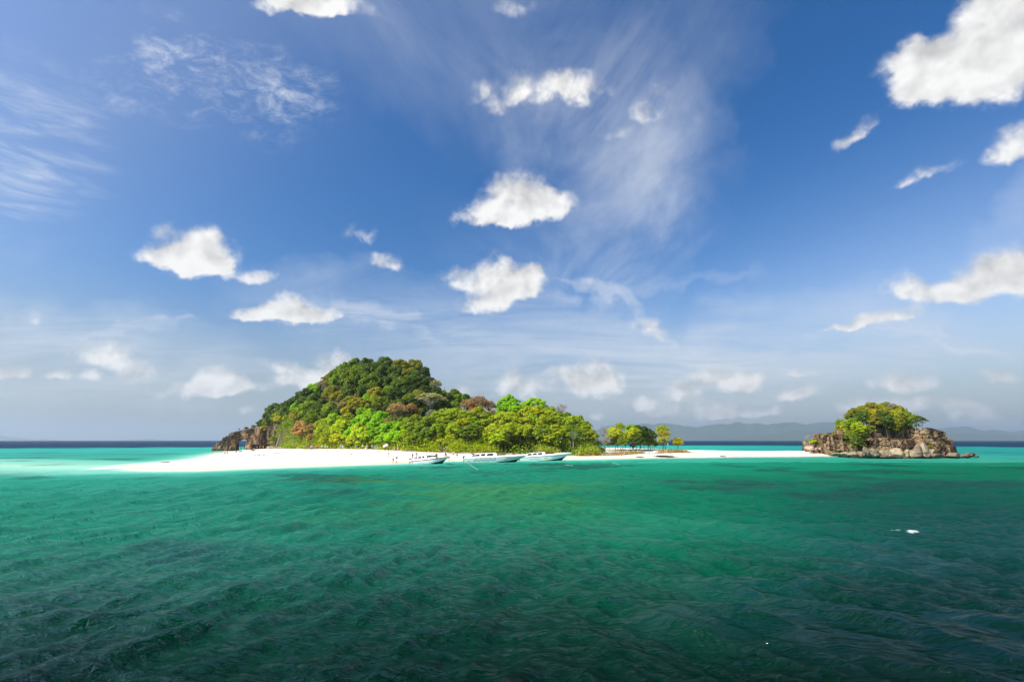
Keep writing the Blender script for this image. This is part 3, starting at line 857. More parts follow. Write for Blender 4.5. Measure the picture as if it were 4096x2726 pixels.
for k_, n_ in NVAR.items():
    for v_ in range(n_):
        cm, (wv_, wf_) = make_proto(k_, v_)
        PROTO[k_, v_] = cm
        WOODS[k_, v_] = (mesh_np('trunk', wv_, wf_, m_bark), mesh_np('trunk', wv_, wf_, m_palebark))
COLOURS = {             # leaf colours (reflectance)
    'deep': (.070, .118, .010), 'dark': (.105, .165, .012), 'mid': (.20, .29, .009), 'olive': (.29, .29, .018), 'brown': (.42, .28, .09),
    'lime': (.46, .53, .010), 'bright': (.31, .54, .006), 'yellow': (.42, .40, .012), 'straw': (.40, .35, .13), 'orange': (.55, .20, .03), 'grey': (.36, .32, .23), 'moss': (.35, .43, .014),
}
TREES = []
rtree = random.Random(11)
def plant(kind, base, r, hc, colour, name='tree', flat=1.0, pale=False, var=None, lean=(0, 0), foot=0.0):
    """A tree: foot of the trunk at base, crown of radius r centred hc above it."""
    var = rtree.randrange(NVAR[kind]) if var is None else var
    root = empty(name, base, rtree.uniform(0, 6.283))
    wood = link('trunk', WOODS[kind, var][1 if pale else 0], root)
    wood.location = (0, 0, hc)
    wood.scale = (r, r, r)
    cm = PROTO[kind, var]
    if cm is not None:
        cr = link('crown', cm, root)
        cr.location = (0, 0, hc)
        cr.scale = (r * rtree.uniform(.93, 1.07), r * rtree.uniform(.93, 1.07), r * flat * rtree.uniform(.92, 1.08))
        c = COLOURS[colour]
        j = rtree.uniform(.85, 1.18)
        cr.color = (c[0] * j * rtree.uniform(.9, 1.12), c[1] * j, c[2] * j, 1)
    return root
# ------------------------------------------------------------------ the wood on the hill
KIND = {'d': 'dense', 'l': 'lime', 'f': 'feathery', 't': 'twiggy', 'u': 'umbrella', 'b': 'bare', 's': 'shrub'}
CLR = {'X': 'deep', 'D': 'dark', 'M': 'mid', 'O': 'olive', 'W': 'brown', 'L': 'lime', 'B': 'bright', 'Y': 'yellow', 'S': 'straw', 'R': 'orange', 'G': 'grey', 'H': 'moss'}
# crowns seen on the island: column, row and radius in the photograph, kind + colour
CROWNS = '''
1377 1468 25 dM;1421 1452 27 dM;1465 1452 26 dD;1500 1466 24 dD;1543 1452 31 dD;1604 1461 32 dO;1655 1461 30 dO;1697 1486 23 dX;1340 1490 21 dM;1384 1490 26 dO;1430 1480 27 dM;1469 1480 33 dD;1530 1486 31 dD;1584 1487 31 dD;1638 1493 31 dO;
1312 1513 22 dO;1353 1516 30 dM;1407 1520 31 dM;1452 1512 30 dD;1482 1523 36 dM;1540 1527 28 dD;1576 1517 28 dD;1611 1537 42 dD;1679 1529 34 dX;1655 1505 28 dD;1722 1519 17 dX;1742 1540 24 tS;
1258 1549 24 dB;1292 1543 25 tW;1231 1570 25 dX;1204 1583 25 dX;1177 1604 24 dX;1153 1614 22 dX;1129 1634 21 dD;1095 1636 27 dD;1075 1660 23 dD;1048 1689 18 dX;1030 1700 10 sO;1012 1708 8 sO;
1326 1563 28 dO;1306 1587 20 tW;1357 1590 33 lO;1401 1563 30 dD;1435 1590 20 tW;1458 1563 31 dD;1492 1546 28 dM;1503 1573 28 dO;1560 1560 24 dM;1584 1577 30 dX;1628 1570 32 dX;1666 1580 29 dO;1694 1566 28 dX;1732 1570 30 dX;1774 1579 25 dM;1632 1596 26 dM;1662 1602 26 dX;
1475 1592 25 dB;1431 1621 34 lO;1496 1617 33 fH;1533 1604 24 dM;1557 1624 22 dD;1723 1603 56 uS;1591 1645 40 tW;1645 1636 25 tW;1679 1645 15 sR;1652 1648 12 sR;1640 1662 10 sR;1727 1662 26 tG;1764 1627 32 dX;1600 1615 26 dD;1700 1640 20 dX;
1217 1611 29 dD;1261 1590 28 dD;1234 1636 36 dM;1183 1624 20 dB;1272 1638 32 dD;1190 1658 26 dO;1149 1646 27 dD;1119 1666 26 dD;1319 1634 26 lH;1350 1651 25 dD;1367 1626 20 tW;1394 1644 26 lY;1261 1669 36 dM;1221 1686 22 dM;1129 1700 30 lY;1166 1706 25 dM;1090 1684 24 dX;1300 1660 26 dD;
1129 1745 32 dM;1183 1717 24 dM;1221 1730 44 lW;1251 1714 28 lW;1295 1699 30 lH;1299 1728 35 lL;1326 1741 34 lH;1367 1712 35 lL;1360 1754 31 lL;1340 1672 27 dB;1390 1675 24 lH;1438 1687 31 dB;1475 1669 37 dB;1523 1668 29 dB;1503 1691 29 dB;1441 1726 35 lL;1452 1747 40 lL;1414 1760 25 lL;1405 1735 28 lB;
1530 1719 28 lB;1570 1713 33 lB;1611 1717 31 lB;1621 1744 26 lL;1577 1750 33 lB;1530 1754 27 lB;1550 1691 20 tW;1645 1693 32 dM;1666 1720 34 lM;1659 1758 29 lM;1713 1699 33 lM;1747 1679 31 lH;1774 1660 28 lH;1706 1740 31 lM;1747 1724 33 lH;1708 1763 26 sL;1764 1762 24 sL;1660 1680 26 dM;1610 1685 24 dM;1500 1735 26 lB;1190 1752 22 dM;1250 1757 24 lW;1112 1728 27 lM;1104 1760 22 lH;1146 1764 22 sL;1162 1744 27 lM;1098 1742 20 lO;
1816 1582 25 dM;1790 1599 27 dD;1834 1599 24 dM;1862 1590 15 dD;1776 1628 27 dX;1914 1620 44 tW;1871 1624 31 tW;1957 1629 29 tW;1969 1654 20 tW;1900 1640 26 tR;
1801 1668 36 lH;1831 1657 30 lH;1859 1677 34 lH;1914 1666 38 lH;1951 1678 30 lM;1776 1698 32 lH;1847 1708 35 lL;1889 1699 34 lH;1871 1731 34 lM;1908 1730 31 lM;1730 1699 28 lM;1801 1749 30 sL;1755 1750 26 sL;1815 1722 30 lH;1940 1706 30 lH;
2036 1622 40 lB;2028 1610 22 fM;2058 1608 18 fM;2024 1650 36 lB;2060 1653 35 lB;2143 1622 37 lB;2102 1631 25 lB;2173 1630 23 lL;2106 1662 35 lL;2152 1656 36 lL;2201 1656 31 lH;2247 1640 30 bG;2225 1671 31 lH;2268 1674 23 dM;2005 1678 34 lL;2045 1692 42 lL;2091 1698 37 lL;1985 1690 34 lH;2036 1726 40 lL;1975 1727 36 lL;1993 1750 30 lL;1954 1744 25 lL;2082 1727 32 lL;2122 1723 28 lL;2130 1690 30 lB;
2170 1698 36 lH;2204 1695 31 lO;2237 1692 30 lH;2280 1692 34 lH;2311 1684 27 lH;2335 1708 28 lH;2176 1732 34 lM;2219 1732 34 lH;2134 1750 21 sM;2195 1755 26 lL;2256 1733 31 lL;2292 1738 37 fM;2341 1732 30 lH;2366 1745 27 lH;2335 1774 18 sL;2384 1774 15 sO;2100 1769 20 sW;2143 1772 20 sW;2050 1768 22 sL;1926 1781 12 sB;2149 1787 9 sB;2215 1760 24 lM;2310 1765 22 sM;2250 1765 20 sM;2020 1778 14 sO;2180 1780 14 sL;
2414 1734 25 bG;2418 1766 20 bS;2462 1735 28 lL;2479 1711 23 tH;2530 1739 30 lL;2530 1722 24 dB;2560 1732 27 dX;2594 1742 25 dX;2557 1761 21 dD;2591 1774 17 sL;2618 1775 15 sO;2652 1740 27 tY;2649 1721 25 tH;2659 1757 18 tL;2710 1768 22 sY;2470 1768 22 sH;2500 1766 20 sL;2545 1768 22 sM;2575 1770 20 sL;2610 1768 17 sH;2648 1766 19 sL;2560 1754 25 sD;2592 1759 23 sX;2530 1753 24 sL;2500 1752 22 sL;2468 1753 22 sH;2436 1768 22 sG;2655 1750 18 sY;2430 1774 18 sS;2530 1783 11 sO;2450 1772 14 sO;2490 1768 18 dM;1460 1772 20 sY;1400 1777 16 sL;1330 1775 16 sL;1560 1776 18 sM;1620 1775 18 sM;1850 1776 16 sO;1890 1772 18 sD;1960 1775 18 sO;1730 1776 18 sL
'''
items = []
for it in CROWNS.replace('\n', '').split(';'):
    if it.strip():
        a = it.split()
        items.append((float(a[0]), float(a[1]) + (7 if a[3][0] == 'd' and float(a[0]) < 1790 else 0), float(a[2]), KIND[a[3][0]], CLR[a[3][1]]))
rsh = random.Random(41)
for q_ in range(29):                 # the hem of bushes along the beach
    items.append((1395 + q_ * 34.5 + rsh.uniform(-9, 9), rsh.uniform(1763, 1774), rsh.uniform(19, 27), 'shrub', rsh.choice(['lime', 'moss', 'moss', 'olive', 'mid', 'lime', 'yellow' if q_ < 8 else 'olive'])))
def hill_line(px):
    return float(np.interp(px, _hx, _hf)), float(np.interp(px, _hx, _hr))
def crown_place(px, py, rpx, kind):
    """Foot, crown height and radius of the tree whose crown shows at a place in the photograph."""
    r = ray(px, py)
    F, R = hill_line(px)
    d = np.arange(F + 0.5, R + 12, 0.5)
    X, Y, Z = r.x / r.y * d, d, EYE + r.z / r.y * d
    g = np.maximum(hill_z(X, Y), sand_z(X, Y))
    rm = rpx / FPX * d
    tall = np.interp(px, [1000, 1300, 1700, 1950, 2100, 2350, 2440], [1.2, 1.3, 1.25, 1.5, 1.7, 1.4, 0.62])
    if kind == 'shrub':
        hcap = rm * 0.62
    else:
        hcap = rm * tall + np.maximum(px - 1750, 0) / 600.0 * np.clip((d - F) * 0.22, 0, 6)
    hit = np.nonzero(Z <= g + hcap)[0]
    i = hit[0] if len(hit) else len(d) - 18
    hc = min(max(Z[i] - g[i], rm[i] * 0.45), rm[i] * 4.0)
    return Vector((X[i], Y[i], g[i])), hc, rm[i]
# gaps between the marked crowns are filled with more of the same wood
rfill = random.Random(5)
sky_px = [(1010, 1712), (1060, 1660), (1130, 1635), (1200, 1590), (1300, 1535), (1340, 1495), (1400, 1455), (1550, 1450), (1650, 1455), (1700, 1490), (1740, 1545), (1800, 1585), (1880, 1605), (1960, 1625), (2040, 1620), (2170, 1625), (2260, 1665), (2330, 1705), (2380, 1750)]
n_try = 0
while n_try < 900 and len(items) < 312:
    n_try += 1
    px = rfill.uniform(1070, 2370)
    top = float(np.interp(px, [a for a, b in sky_px], [b for a, b in sky_px])) + 16
    py = rfill.uniform(top, 1768)
    rp = rfill.uniform(19, 27)
    near = [(math.hypot(px - q[0], py - q[1]) / (q[2] + rp), q) for q in items]
    dmin, q = min(near, key=lambda x: x[0])
    if dmin < 0.56:
        continue
    kind = q[3] if q[3] in ('dense', 'lime') else ('lime' if px > 1700 else 'dense')
    colr = q[4] if q[4] not in ('brown', 'orange', 'straw', 'grey') else 'olive'
    items.append((px, py, rp, kind, colr))
placed = []
for px, py, rp, kind, colr in items:
    foot, hc, rm = crown_place(px, py, rp, kind)
    nm = 'shrub' if kind == 'shrub' else 'tree'
    pale = kind in ('umbrella', 'bare') or (kind == 'feathery' and px > 2200) or (kind == 'lime' and colr == 'olive')
    o = plant(kind, foot, rm * (1.30 if kind in ('dense', 'lime') else 1.08), hc, colr, nm, pale=pale, flat=1.02)
    placed.append([px, py, kind, colr, o])
COLW = {'deep': 'very dark green', 'dark': 'dark green', 'mid': 'mid green', 'olive': 'olive green', 'brown': 'dry brown', 'lime': 'yellow-green', 'bright': 'bright green', 'yellow': 'golden green', 'straw': 'straw-coloured', 'orange': 'orange-leaved', 'grey': 'grey', 'moss': 'soft green'}
KINDW = {'dense': 'broadleaf tree', 'lime': 'leafy tree', 'feathery': 'feathery tree', 'twiggy': 'twiggy dome-crowned tree', 'umbrella': 'flat-topped spreading tree', 'bare': 'leafless tree', 'shrub': 'shrub'}
MARKS = [(1065, 'inland of the rock arch'), (1115, 'where the rock arch meets the wood'), (1165, 'behind the grey driftwood'), (1210, 'over the white sign'), (1250, 'above the red-shirted group'), (1290, 'above the people in white hats'), (1328, 'above the walker in orange and black'),
         (1365, 'above the couple in white'), (1405, 'between couple in white and teal shirt'), (1440, 'above the teal-shirted walker'), (1475, 'above the white shoulder bag'), (1512, 'above the blue-grey shirt'), (1548, 'above the white sunshade'), (1590, 'above the orange life vests'),
         (1630, 'above the red-trimmed stern'), (1670, 'above the two crew in orange'), (1715, 'above the yellow and blue float'), (1760, 'above the red-trimmed bow'), (1800, 'above the person in pink'), (1840, 'above the green-shirted person'), (1880, 'above the wave-striped stern'),
         (1930, 'above the wave-striped hull'), (1985, 'above the wave-striped cabin'), (2035, 'above the wave-striped foredeck'), (2085, 'above the wave-striped bow'), (2130, 'above the farthest cabin'), (2180, 'above the farthest windscreen'), (2230, 'above the farthest foredeck'), (2275, 'above the pale thick trunk'),
         (2330, 'inland of the farthest bow'), (2400, 'beside the leafless grey trees'), (2470, 'in the clump before the sandbar'), (2545, 'around the dark round tree'), (2610, 'past the dark round tree'), (2660, 'next to last on the sandbar'), (2730, 'last on the sandbar')]
ORD = ['lowest', 'second up', 'third up', 'fourth up', 'fifth up', 'sixth up', 'seventh up', 'eighth up', 'ninth up', 'tenth up', 'eleventh up', 'twelfth up', 'thirteenth up', 'fourteenth up', 'fifteenth up']
cells = {}
for p_ in placed:
    k = min(range(len(MARKS)), key=lambda i: abs(MARKS[i][0] - p_[0]))
    cells.setdefault(k, []).append(p_)
for k, lst in cells.items():
    lst.sort(key=lambda p_: -p_[1])
    for i, (px, py, kind, colr, o) in enumerate(lst):
        rank = 'topmost' if i == len(lst) - 1 and i > 0 else ORD[min(i, len(ORD) - 1)]
        if len(lst) == 1:
            rank = 'the one'
        tag(o, '%s %s, %s %s' % (COLW[colr], KINDW[kind], rank, MARKS[k][1]), 'shrub' if kind == 'shrub' else 'tree', 'trees and shrubs of the wooded island')

# undergrowth and dry litter along the foot of the wood
def scatter_stuff(name, pts, size, colour, n_per, spread, label=None, seed=1, long=1.0, up=0.0):
    rg = np.random.default_rng(seed)
    P = np.repeat(np.array(pts, float), n_per, 0)
    P = P + rg.normal(0, 1, P.shape) * np.array(spread)
    P[:, 2] = np.maximum(P[:, 2], np.repeat(np.array(pts)[:, 2], n_per) - 0.05)
    N = rg.normal(0, 0.4, P.shape); N[:, 2] += 0.6
    v, f = leaf_quads(rg, P, N, size, 0.6, long, -up)
    o = link(name, mesh_np(name, v, f, m_leaf, smooth_shade=False))
    o.color = (*COLOURS[colour], 1)
    o['kind'] = 'stuff'
    return o
def front_points(x0, x1, step, off0, off1, seed):
    rg = random.Random(seed)
    out = []
    px = x0
    while px < x1:
        F, R = hill_line(px)
        Y = F + rg.uniform(off0, off1)
        x = ax(px) * Y
        out.append((x, Y, ground_z(x, Y)))
        px += step * rg.uniform(.5, 1.5)
    return out
def bank(x0, x1, step, off0, off1, h, seed):
    """Points from the ground up to height h, so that the scatter makes a leafy bank."""
    rg = random.Random(seed)
    pts = front_points(x0, x1, step, off0, off1, seed)
    gap = vnoise(np.array([p[0] / p[1] * 45.0 for p in pts]), np.zeros(len(pts)), seed=17)      # hollows under the trees
    return [(x, y, z + rg.uniform(0.0, h) * rg.random()) for (x, y, z), g in zip(pts, gap) if g > 0.40]
scatter_stuff('undergrowth', bank(1128, 2390, 0.9, 1.0, 9.0, 3.4, 1), 0.20, 'moss', 26, (.8, .8, .6), seed=3)
scatter_stuff('undergrowth', bank(1290, 2380, 2.0, 0.6, 6.0, 2.2, 2), 0.18, 'lime', 26, (.7, .7, .5), seed=4)
scatter_stuff('undergrowth', bank(1128, 1700, 1.6, 2.0, 12.0, 3.4, 12), 0.22, 'mid', 26, (.9, .9, .7), seed=14)
scatter_stuff('dry_brush', bank(1900, 2720, 2.6, 0.0, 4.0, 1.0, 3), 0.14, 'brown', 16, (.8, .8, .3), seed=5, long=2.4)
scatter_stuff('dry_brush', bank(2000, 2400, 2.6, 0.5, 5.0, 1.8, 6), 0.15, 'straw', 18, (.8, .7, .7), seed=8, long=2.0, up=.5)
scatter_stuff('leaf_litter', front_points(1640, 2760, 1.1, -1.0, 1.0, 7), 0.11, 'brown', 9, (.9, .4, .03), seed=9)
deep_pts = []
rg_ = random.Random(77)
for i in range(900):
    px = rg_.uniform(1040, 2380); F, R = hill_line(px)
    Y = rg_.uniform(F + 3, R + 6); x = ax(px) * Y
    deep_pts.append((x, Y, float(hill_z(np.array([x]), np.array([Y]))[0])))
scatter_stuff('understorey', deep_pts, 0.26, 'mid', 60, (1.6, 1.6, 1.3), seed=12)
# ------------------------------------------------------------------ rock
def rock_material(name, light, dark, red, stain=0.5, scale=0.35, wet=True):
    m, t = material(name)
    g = t.n('ShaderNodeNewGeometry').outputs['Position']
    n1_ = t.noise(g, scale, 7, 0.65, 0.6)
    n2_ = t.noise(t.n('ShaderNodeMapping', {'Vector': g, 'Scale': (1, 1, 0.35), 'Location': (31, 7, 3)}).outputs[0], scale * 1.1, 7, 0.68, 0.8)
    n3_ = t.noise(g, scale * 9, 5, 0.7)
    c = t.mix(t.sstep(n1_, 0.42, 0.60), light, tuple(x * 0.62 for x in light))
    c = t.mix(t.sstep(n2_, 0.60 - stain * .2, 0.66 - stain * .12), c, dark)
    c = t.mix(t.math('MULTIPLY', t.sstep(t.noise(g, scale * 0.8, 6, 0.6), 0.56, 0.66), 0.75), c, red)
    c = t.mix(0.55, c, t.ramp(n3_, [(0.25, 0.30), (0.5, 0.85), (0.75, 1.25)]), 'MULTIPLY')
    if wet:
        z = t.n('ShaderNodeSeparateXYZ', {0: g}).outputs[2]
        zz_ = t.math('ADD', z, t.math('MULTIPLY', t.math('SUBTRACT', n1_, 0.5), 1.2))
        c = t.mix(t.math('MULTIPLY', t.sstep(zz_, 0.9, 0.25), 0.85), c, (0.050, 0.043, 0.026))
    bmp = t.n('ShaderNodeBump', {'Strength': 0.9, 'Distance': 0.25, 'Height': t.math('MULTIPLY_ADD', n3_, 0.6, t.noise(g, scale * 3.5, 6, 0.7))})
    b = t.n('ShaderNodeBsdfPrincipled', {'Base Color': c, 'Roughness': 0.9, 'Specular IOR Level': 0.15, 'Normal': bmp.outputs[0]})
    t.n('ShaderNodeOutputMaterial', {0: b.outputs[0]})
    return m
m_rock_islet = rock_material('islet_rock', (0.34, 0.235, 0.130), (0.046, 0.028, 0.017), (0.21, 0.095, 0.040), 0.85, 0.30)
m_rock_arch = rock_material('arch_rock', (0.38, 0.25, 0.14), (0.050, 0.034, 0.024), (0.33, 0.17, 0.07), 0.95, 0.30)
m_boulder = rock_material('boulder_rock', (0.47, 0.37, 0.235), (0.19, 0.135, 0.085), (0.36, 0.24, 0.13), 0.35, 0.55)
m_boulder_dark = rock_material('dark_boulder_rock', (0.30, 0.23, 0.165), (0.085, 0.065, 0.045), (0.22, 0.145, 0.085), 0.5, 0.6)
m_boulder_red = rock_material('red_boulder_rock', (0.58, 0.40, 0.31), (0.22, 0.13, 0.10), (0.48, 0.27, 0.19), 0.3, 0.6, wet=False)

def rock_mass(name, blocks, voxel, mat, seed, amp=0.5, cell=1.9):
    """One rock body: rounded blocks fused into a single skin, then jointed, cracked and weathered."""
    rg = random.Random(seed)
    bm = bmesh.new()
    for (c, sx, sy, sz, rot) in blocks:
        sub = bmesh.ops.create_cube(bm, size=2.0)['verts'] if rg.random() < 0.8 else bmesh.ops.create_icosphere(bm, subdivisions=2, radius=1.2)['verts']
        M = Matrix.Translation(c) @ Euler((rot[0], rot[1], rot[2])).to_matrix().to_4x4() @ Matrix.Diagonal((sx, sy, sz, 1))
        bmesh.ops.transform(bm, matrix=M, verts=sub)
    me = bpy.data.meshes.new(name + '_raw'); bm.to_mesh(me); bm.free()
    tmp = link('tmp', me)
    md = tmp.modifiers.new('r', 'REMESH'); md.mode = 'VOXEL'; md.voxel_size = voxel
    ms = tmp.modifiers.new('s', 'SMOOTH'); ms.factor = 0.5; ms.iterations = 2
    dg = bpy.context.evaluated_depsgraph_get()
    out = bpy.data.meshes.new_from_object(tmp.evaluated_get(dg))
    bpy.data.objects.remove(tmp); bpy.data.meshes.remove(me)
    n = len(out.vertices)
    P = np.empty(n * 3, np.float32); out.vertices.foreach_get('co', P); P = P.reshape(-1, 3).astype(float)
    N = np.empty(n * 3, np.float32); out.vertex_normals.foreach_get('vector', N); N = N.reshape(-1, 3).astype(float)
    crack = np.zeros(n); blockv = np.zeros(n)
    wx_ = fbm(P[:, 0] * .5, P[:, 1] * .5, P[:, 2] * .5, seed=seed) * 2.0
    for i in range(n):
        q = ((P[i, 0] + wx_[i]) / cell, P[i, 1] / cell, (P[i, 2] + wx_[i] * .6) / (cell * 0.8))
        d, pts = mnoise.voronoi(q)
        crack[i] = d[1] - d[0]
        blockv[i] = math.sin(pts[0].x * 91.7 + pts[0].y * 37.3 + pts[0].z * 53.1) 
    f1 = fbm(P[:, 0] * .35, P[:, 1] * .35, P[:, 2] * .35, octaves=4, seed=seed + 1) - 0.5
    f2 = np.abs(fbm(P[:, 0] * 1.3, P[:, 1] * 1.3, P[:, 2] * 1.3, octaves=4, seed=seed + 2) - 0.5)
    dsp_ = amp * (blockv * 0.36 - 0.9 * (1 - smooth(crack, 0.0, 0.16)) + f1 * 2.4 - f2 * 1.7)
    P = P + N * dsp_[:, None]
    out.vertices.foreach_set('co', P.astype(np.float32).ravel())
    out.materials.clear(); out.materials.append(mat)
    out.polygons.foreach_set('use_smooth', np.zeros(len(out.polygons), bool))
    out.update()
    out.name = name
    return link(name, out)
def boulder_mesh(seed, mat, subdiv=4):
    rg = np.random.default_rng(seed)
    bm = bmesh.new()
    bmesh.ops.create_icosphere(bm, subdivisions=subdiv, radius=1.0)
    P = np.array([v.co[:] for v in bm.verts])
    for i in range(11):
        n_ = rg.normal(0, 1, 3); n_ /= np.linalg.norm(n_)
        d_ = rg.uniform(0.52, 0.85)
        ex = np.maximum(P @ n_ - d_, 0)
        P = P - ex[:, None] * n_ * 0.93
    P *= (1 + 0.16 * (fbm(P[:, 0] * 2.2 + seed, P[:, 1] * 2.2, P[:, 2] * 2.2, octaves=4, seed=seed) - .5))[:, None]
    P /= np.abs(P).max(0)
    for v, p in zip(bm.verts, P):
        v.co = p
    me = bpy.data.meshes.new('boulder'); bm.to_mesh(me); bm.free()
    me.materials.append(mat)
    return me

# ------------------------------------------------------------------ rocky islet at the end of the sandbar
rg_ = random.Random(21)
TOP = [(3232, 1796), (3262, 1780), (3290, 1752), (3320, 1733), (3350, 1738), (3400, 1734), (3450, 1722), (3520, 1703), (3600, 1710), (3655, 1720), (3690, 1722), (3710, 1728), (3735, 1738), (3752, 1752), (3770, 1774), (3783, 1798), (3792, 1822)]
def top_at(px, T):
    return float(np.interp(px, [a for a, b in T], [b for a, b in T]))
def islet_back(px):
    """The landward end of the islet stands behind the sand."""
    return 34 * max(0.0, 1 - (max(px - 3232, 0) / 190.0) ** 2)
blocks = []
for px in range(3266, 3750, 21):
    tp = top_at(px, TOP)
    edge_ = min((px - 3232) / 90.0, (3795 - px) / 60.0, 1.0)
    back = islet_back(px)
    for Y, fr in ((165.0, .52), (168.5, .95), (173.5, 1.0), (180, .70)):
        if rg_.random() < 0.10:
            continue
        Yb = Y + rg_.uniform(-1.4, 1.4) + back * (1 if Y < 175 else .6) + (1 - edge_) * (3 if Y < 168 else -3)
        H = max(at(px, tp, Yb if fr > .9 else 168.5 + back).z * fr, 0.6)
        c = at(px + rg_.uniform(-8, 8), 1800, Yb)
        hz = H * rg_.uniform(.36, .46)
        c.z = H - hz * 1.02
        blocks.append((c, rg_.uniform(2.2, 3.6), rg_.uniform(2.4, 3.4), hz + 0.5, (rg_.uniform(-.20, .20), rg_.uniform(-.16, .16), rg_.uniform(-.25, .25))))
        blocks.append((Vector((c.x, c.y, H * .25 - .6)), rg_.uniform(2.4, 3.6), rg_.uniform(2.4, 3.4), H * .32 + 1.0, (rg_.uniform(-.1, .1), 0, rg_.uniform(-.25, .25))))
for px, Y, z, r in ((3430, 172, 9.0, 4.5), (3490, 173, 10.2, 5.0), (3550, 173, 10.4, 5.0), (3610, 173, 9.2, 4.2), (3390, 171, 7.2, 3.6)):
    c = at(px, 1800, Y); c.z = z - 2.6
    blocks.append((c, r, 4.2, 2.6, (0, 0, 0)))
islet = rock_mass('rocky_islet', blocks, 0.27, m_rock_islet, 5, amp=0.50, cell=2.6)
tag(islet, 'craggy tan and brown rock islet at the end of the sandbar', 'rock')

BOULDERS = [   # column, row of the middle, width, height, material, label
    (3494, 1806, 44, 28, 'l', 'tan boulder wedged against the islet cliff, first of the big pale ones'), (3539, 1809, 52, 25, 'l', 'low rounded pale boulder, second of the big ones below the islet cliff'),
    (3592, 1811, 60, 34, 'l', 'largest pale boulder, at the middle of the islet foot'), (3631, 1812, 25, 28, 'l', 'narrow upright half of the split pale boulder under the islet'), (3655, 1813, 32, 31, 'l', 'rounded half of the split pale boulder under the islet'),
    (3673, 1799, 34, 38, 'd', 'dark overhanging boulder behind the split pale boulder'), (3703, 1797, 38, 50, 'l', 'tall pale slab leaning on the islet cliff beside the dark overhang'), (3731, 1808, 20, 26, 'l', 'small pointed pale rock at the mouth of the islet cave'),
    (3384, 1815, 35, 15, 'l', 'flat tan rock where the sandbar meets the islet'), (3414, 1815, 40, 15, 'l', 'long low tan rock lapped by water, next to the sandbar'), (3452, 1814, 38, 20, 'd', 'brown slab leaning beside the first big pale boulder'),
    (3369, 1797, 30, 18, 'd', 'dark rounded boulder at the top of the sandbar'), (3467, 1803, 22, 32, 'd', 'dark upright wedge of rock against the islet cliff'), (3408, 1800, 32, 13, 'd', 'brown block half way along the islet foot, above the low tan rock'), (3351, 1812, 34, 10, 'l', 'flattest tan rock, partly buried in the sandbar'),
    (3244, 1791, 38, 13, 'r', 'reddish flat boulder under the white twiggy bush'), (3266, 1795, 26, 9, 'r', 'small reddish rock, second in the row at the sandbar end'), (3287, 1795, 28, 10, 'r', 'small reddish rock, third in the row at the sandbar end'), (3306, 1799, 22, 9, 'r', 'small reddish rock, last in the row at the sandbar end'),
    (3818, 1818, 58, 20, 'd', 'low dark reef rock just off the seaward end of the islet'), (3853, 1823, 32, 9, 'd', 'small wet reef rock in the gap of the reef'), (3883, 1817, 40, 18, 'd', 'outermost humped reef rock'), (3906, 1824, 28, 8, 'd', 'last low reef rock, awash at the tip of the reef'),
    (3541, 1824, 30, 9, 'd', 'dark wet rock in front of the second pale boulder'), (3571, 1822, 28, 13, 'd', 'dark wet rock beside the largest pale boulder'), (3622, 1829, 20, 6, 'l', 'small awash rock farthest out in the water'), (3681, 1821, 34, 12, 'd', 'dark wet rock below the dark overhang'), (3712, 1821, 32, 12, 'd', 'dark wet rock below the tall pale slab'), (3749, 1820, 40, 13, 'd', 'dark wet rock below the cave mouth'),
]
MB = {'l': m_boulder, 'd': m_boulder_dark, 'r': m_boulder_red}
for i, (px, py, bw, bh, k, lab) in enumerate(BOULDERS):
    Y = 191.0 if k == 'r' else 158.2 if py < 1820 else 156.6
    if px < 3400 and k != 'r':
        Y = 186.0 if py < 1802 else 171.0 if px < 3360 else 165.0
    if px > 3400 and px < 3420 and py < 1802:
        Y = 166.0
    if px > 3780:
        Y = 161.0
    c = at(px, py, Y)
    o = link('boulder', boulder_mesh(100 + i, MB[k]))
    sw, sh_ = bw / FPX * Y / 2 * 1.08, bh / FPX * Y / 2 * 1.12
    o.location = (c.x, c.y + sw * .35, max(c.z - sh_ * 0.15, sh_ * .55 - .12) if k != 'r' else max(c.z, ground_z(c.x, c.y) + sh_ * .4))
    o.scale = (sw, sw * 0.85, sh_ * 1.2)
    o.rotation_euler = (0, 0, rg_.uniform(-.3, .3))
    tag(o, lab, 'boulder', 'boulders along the foot of the islet')

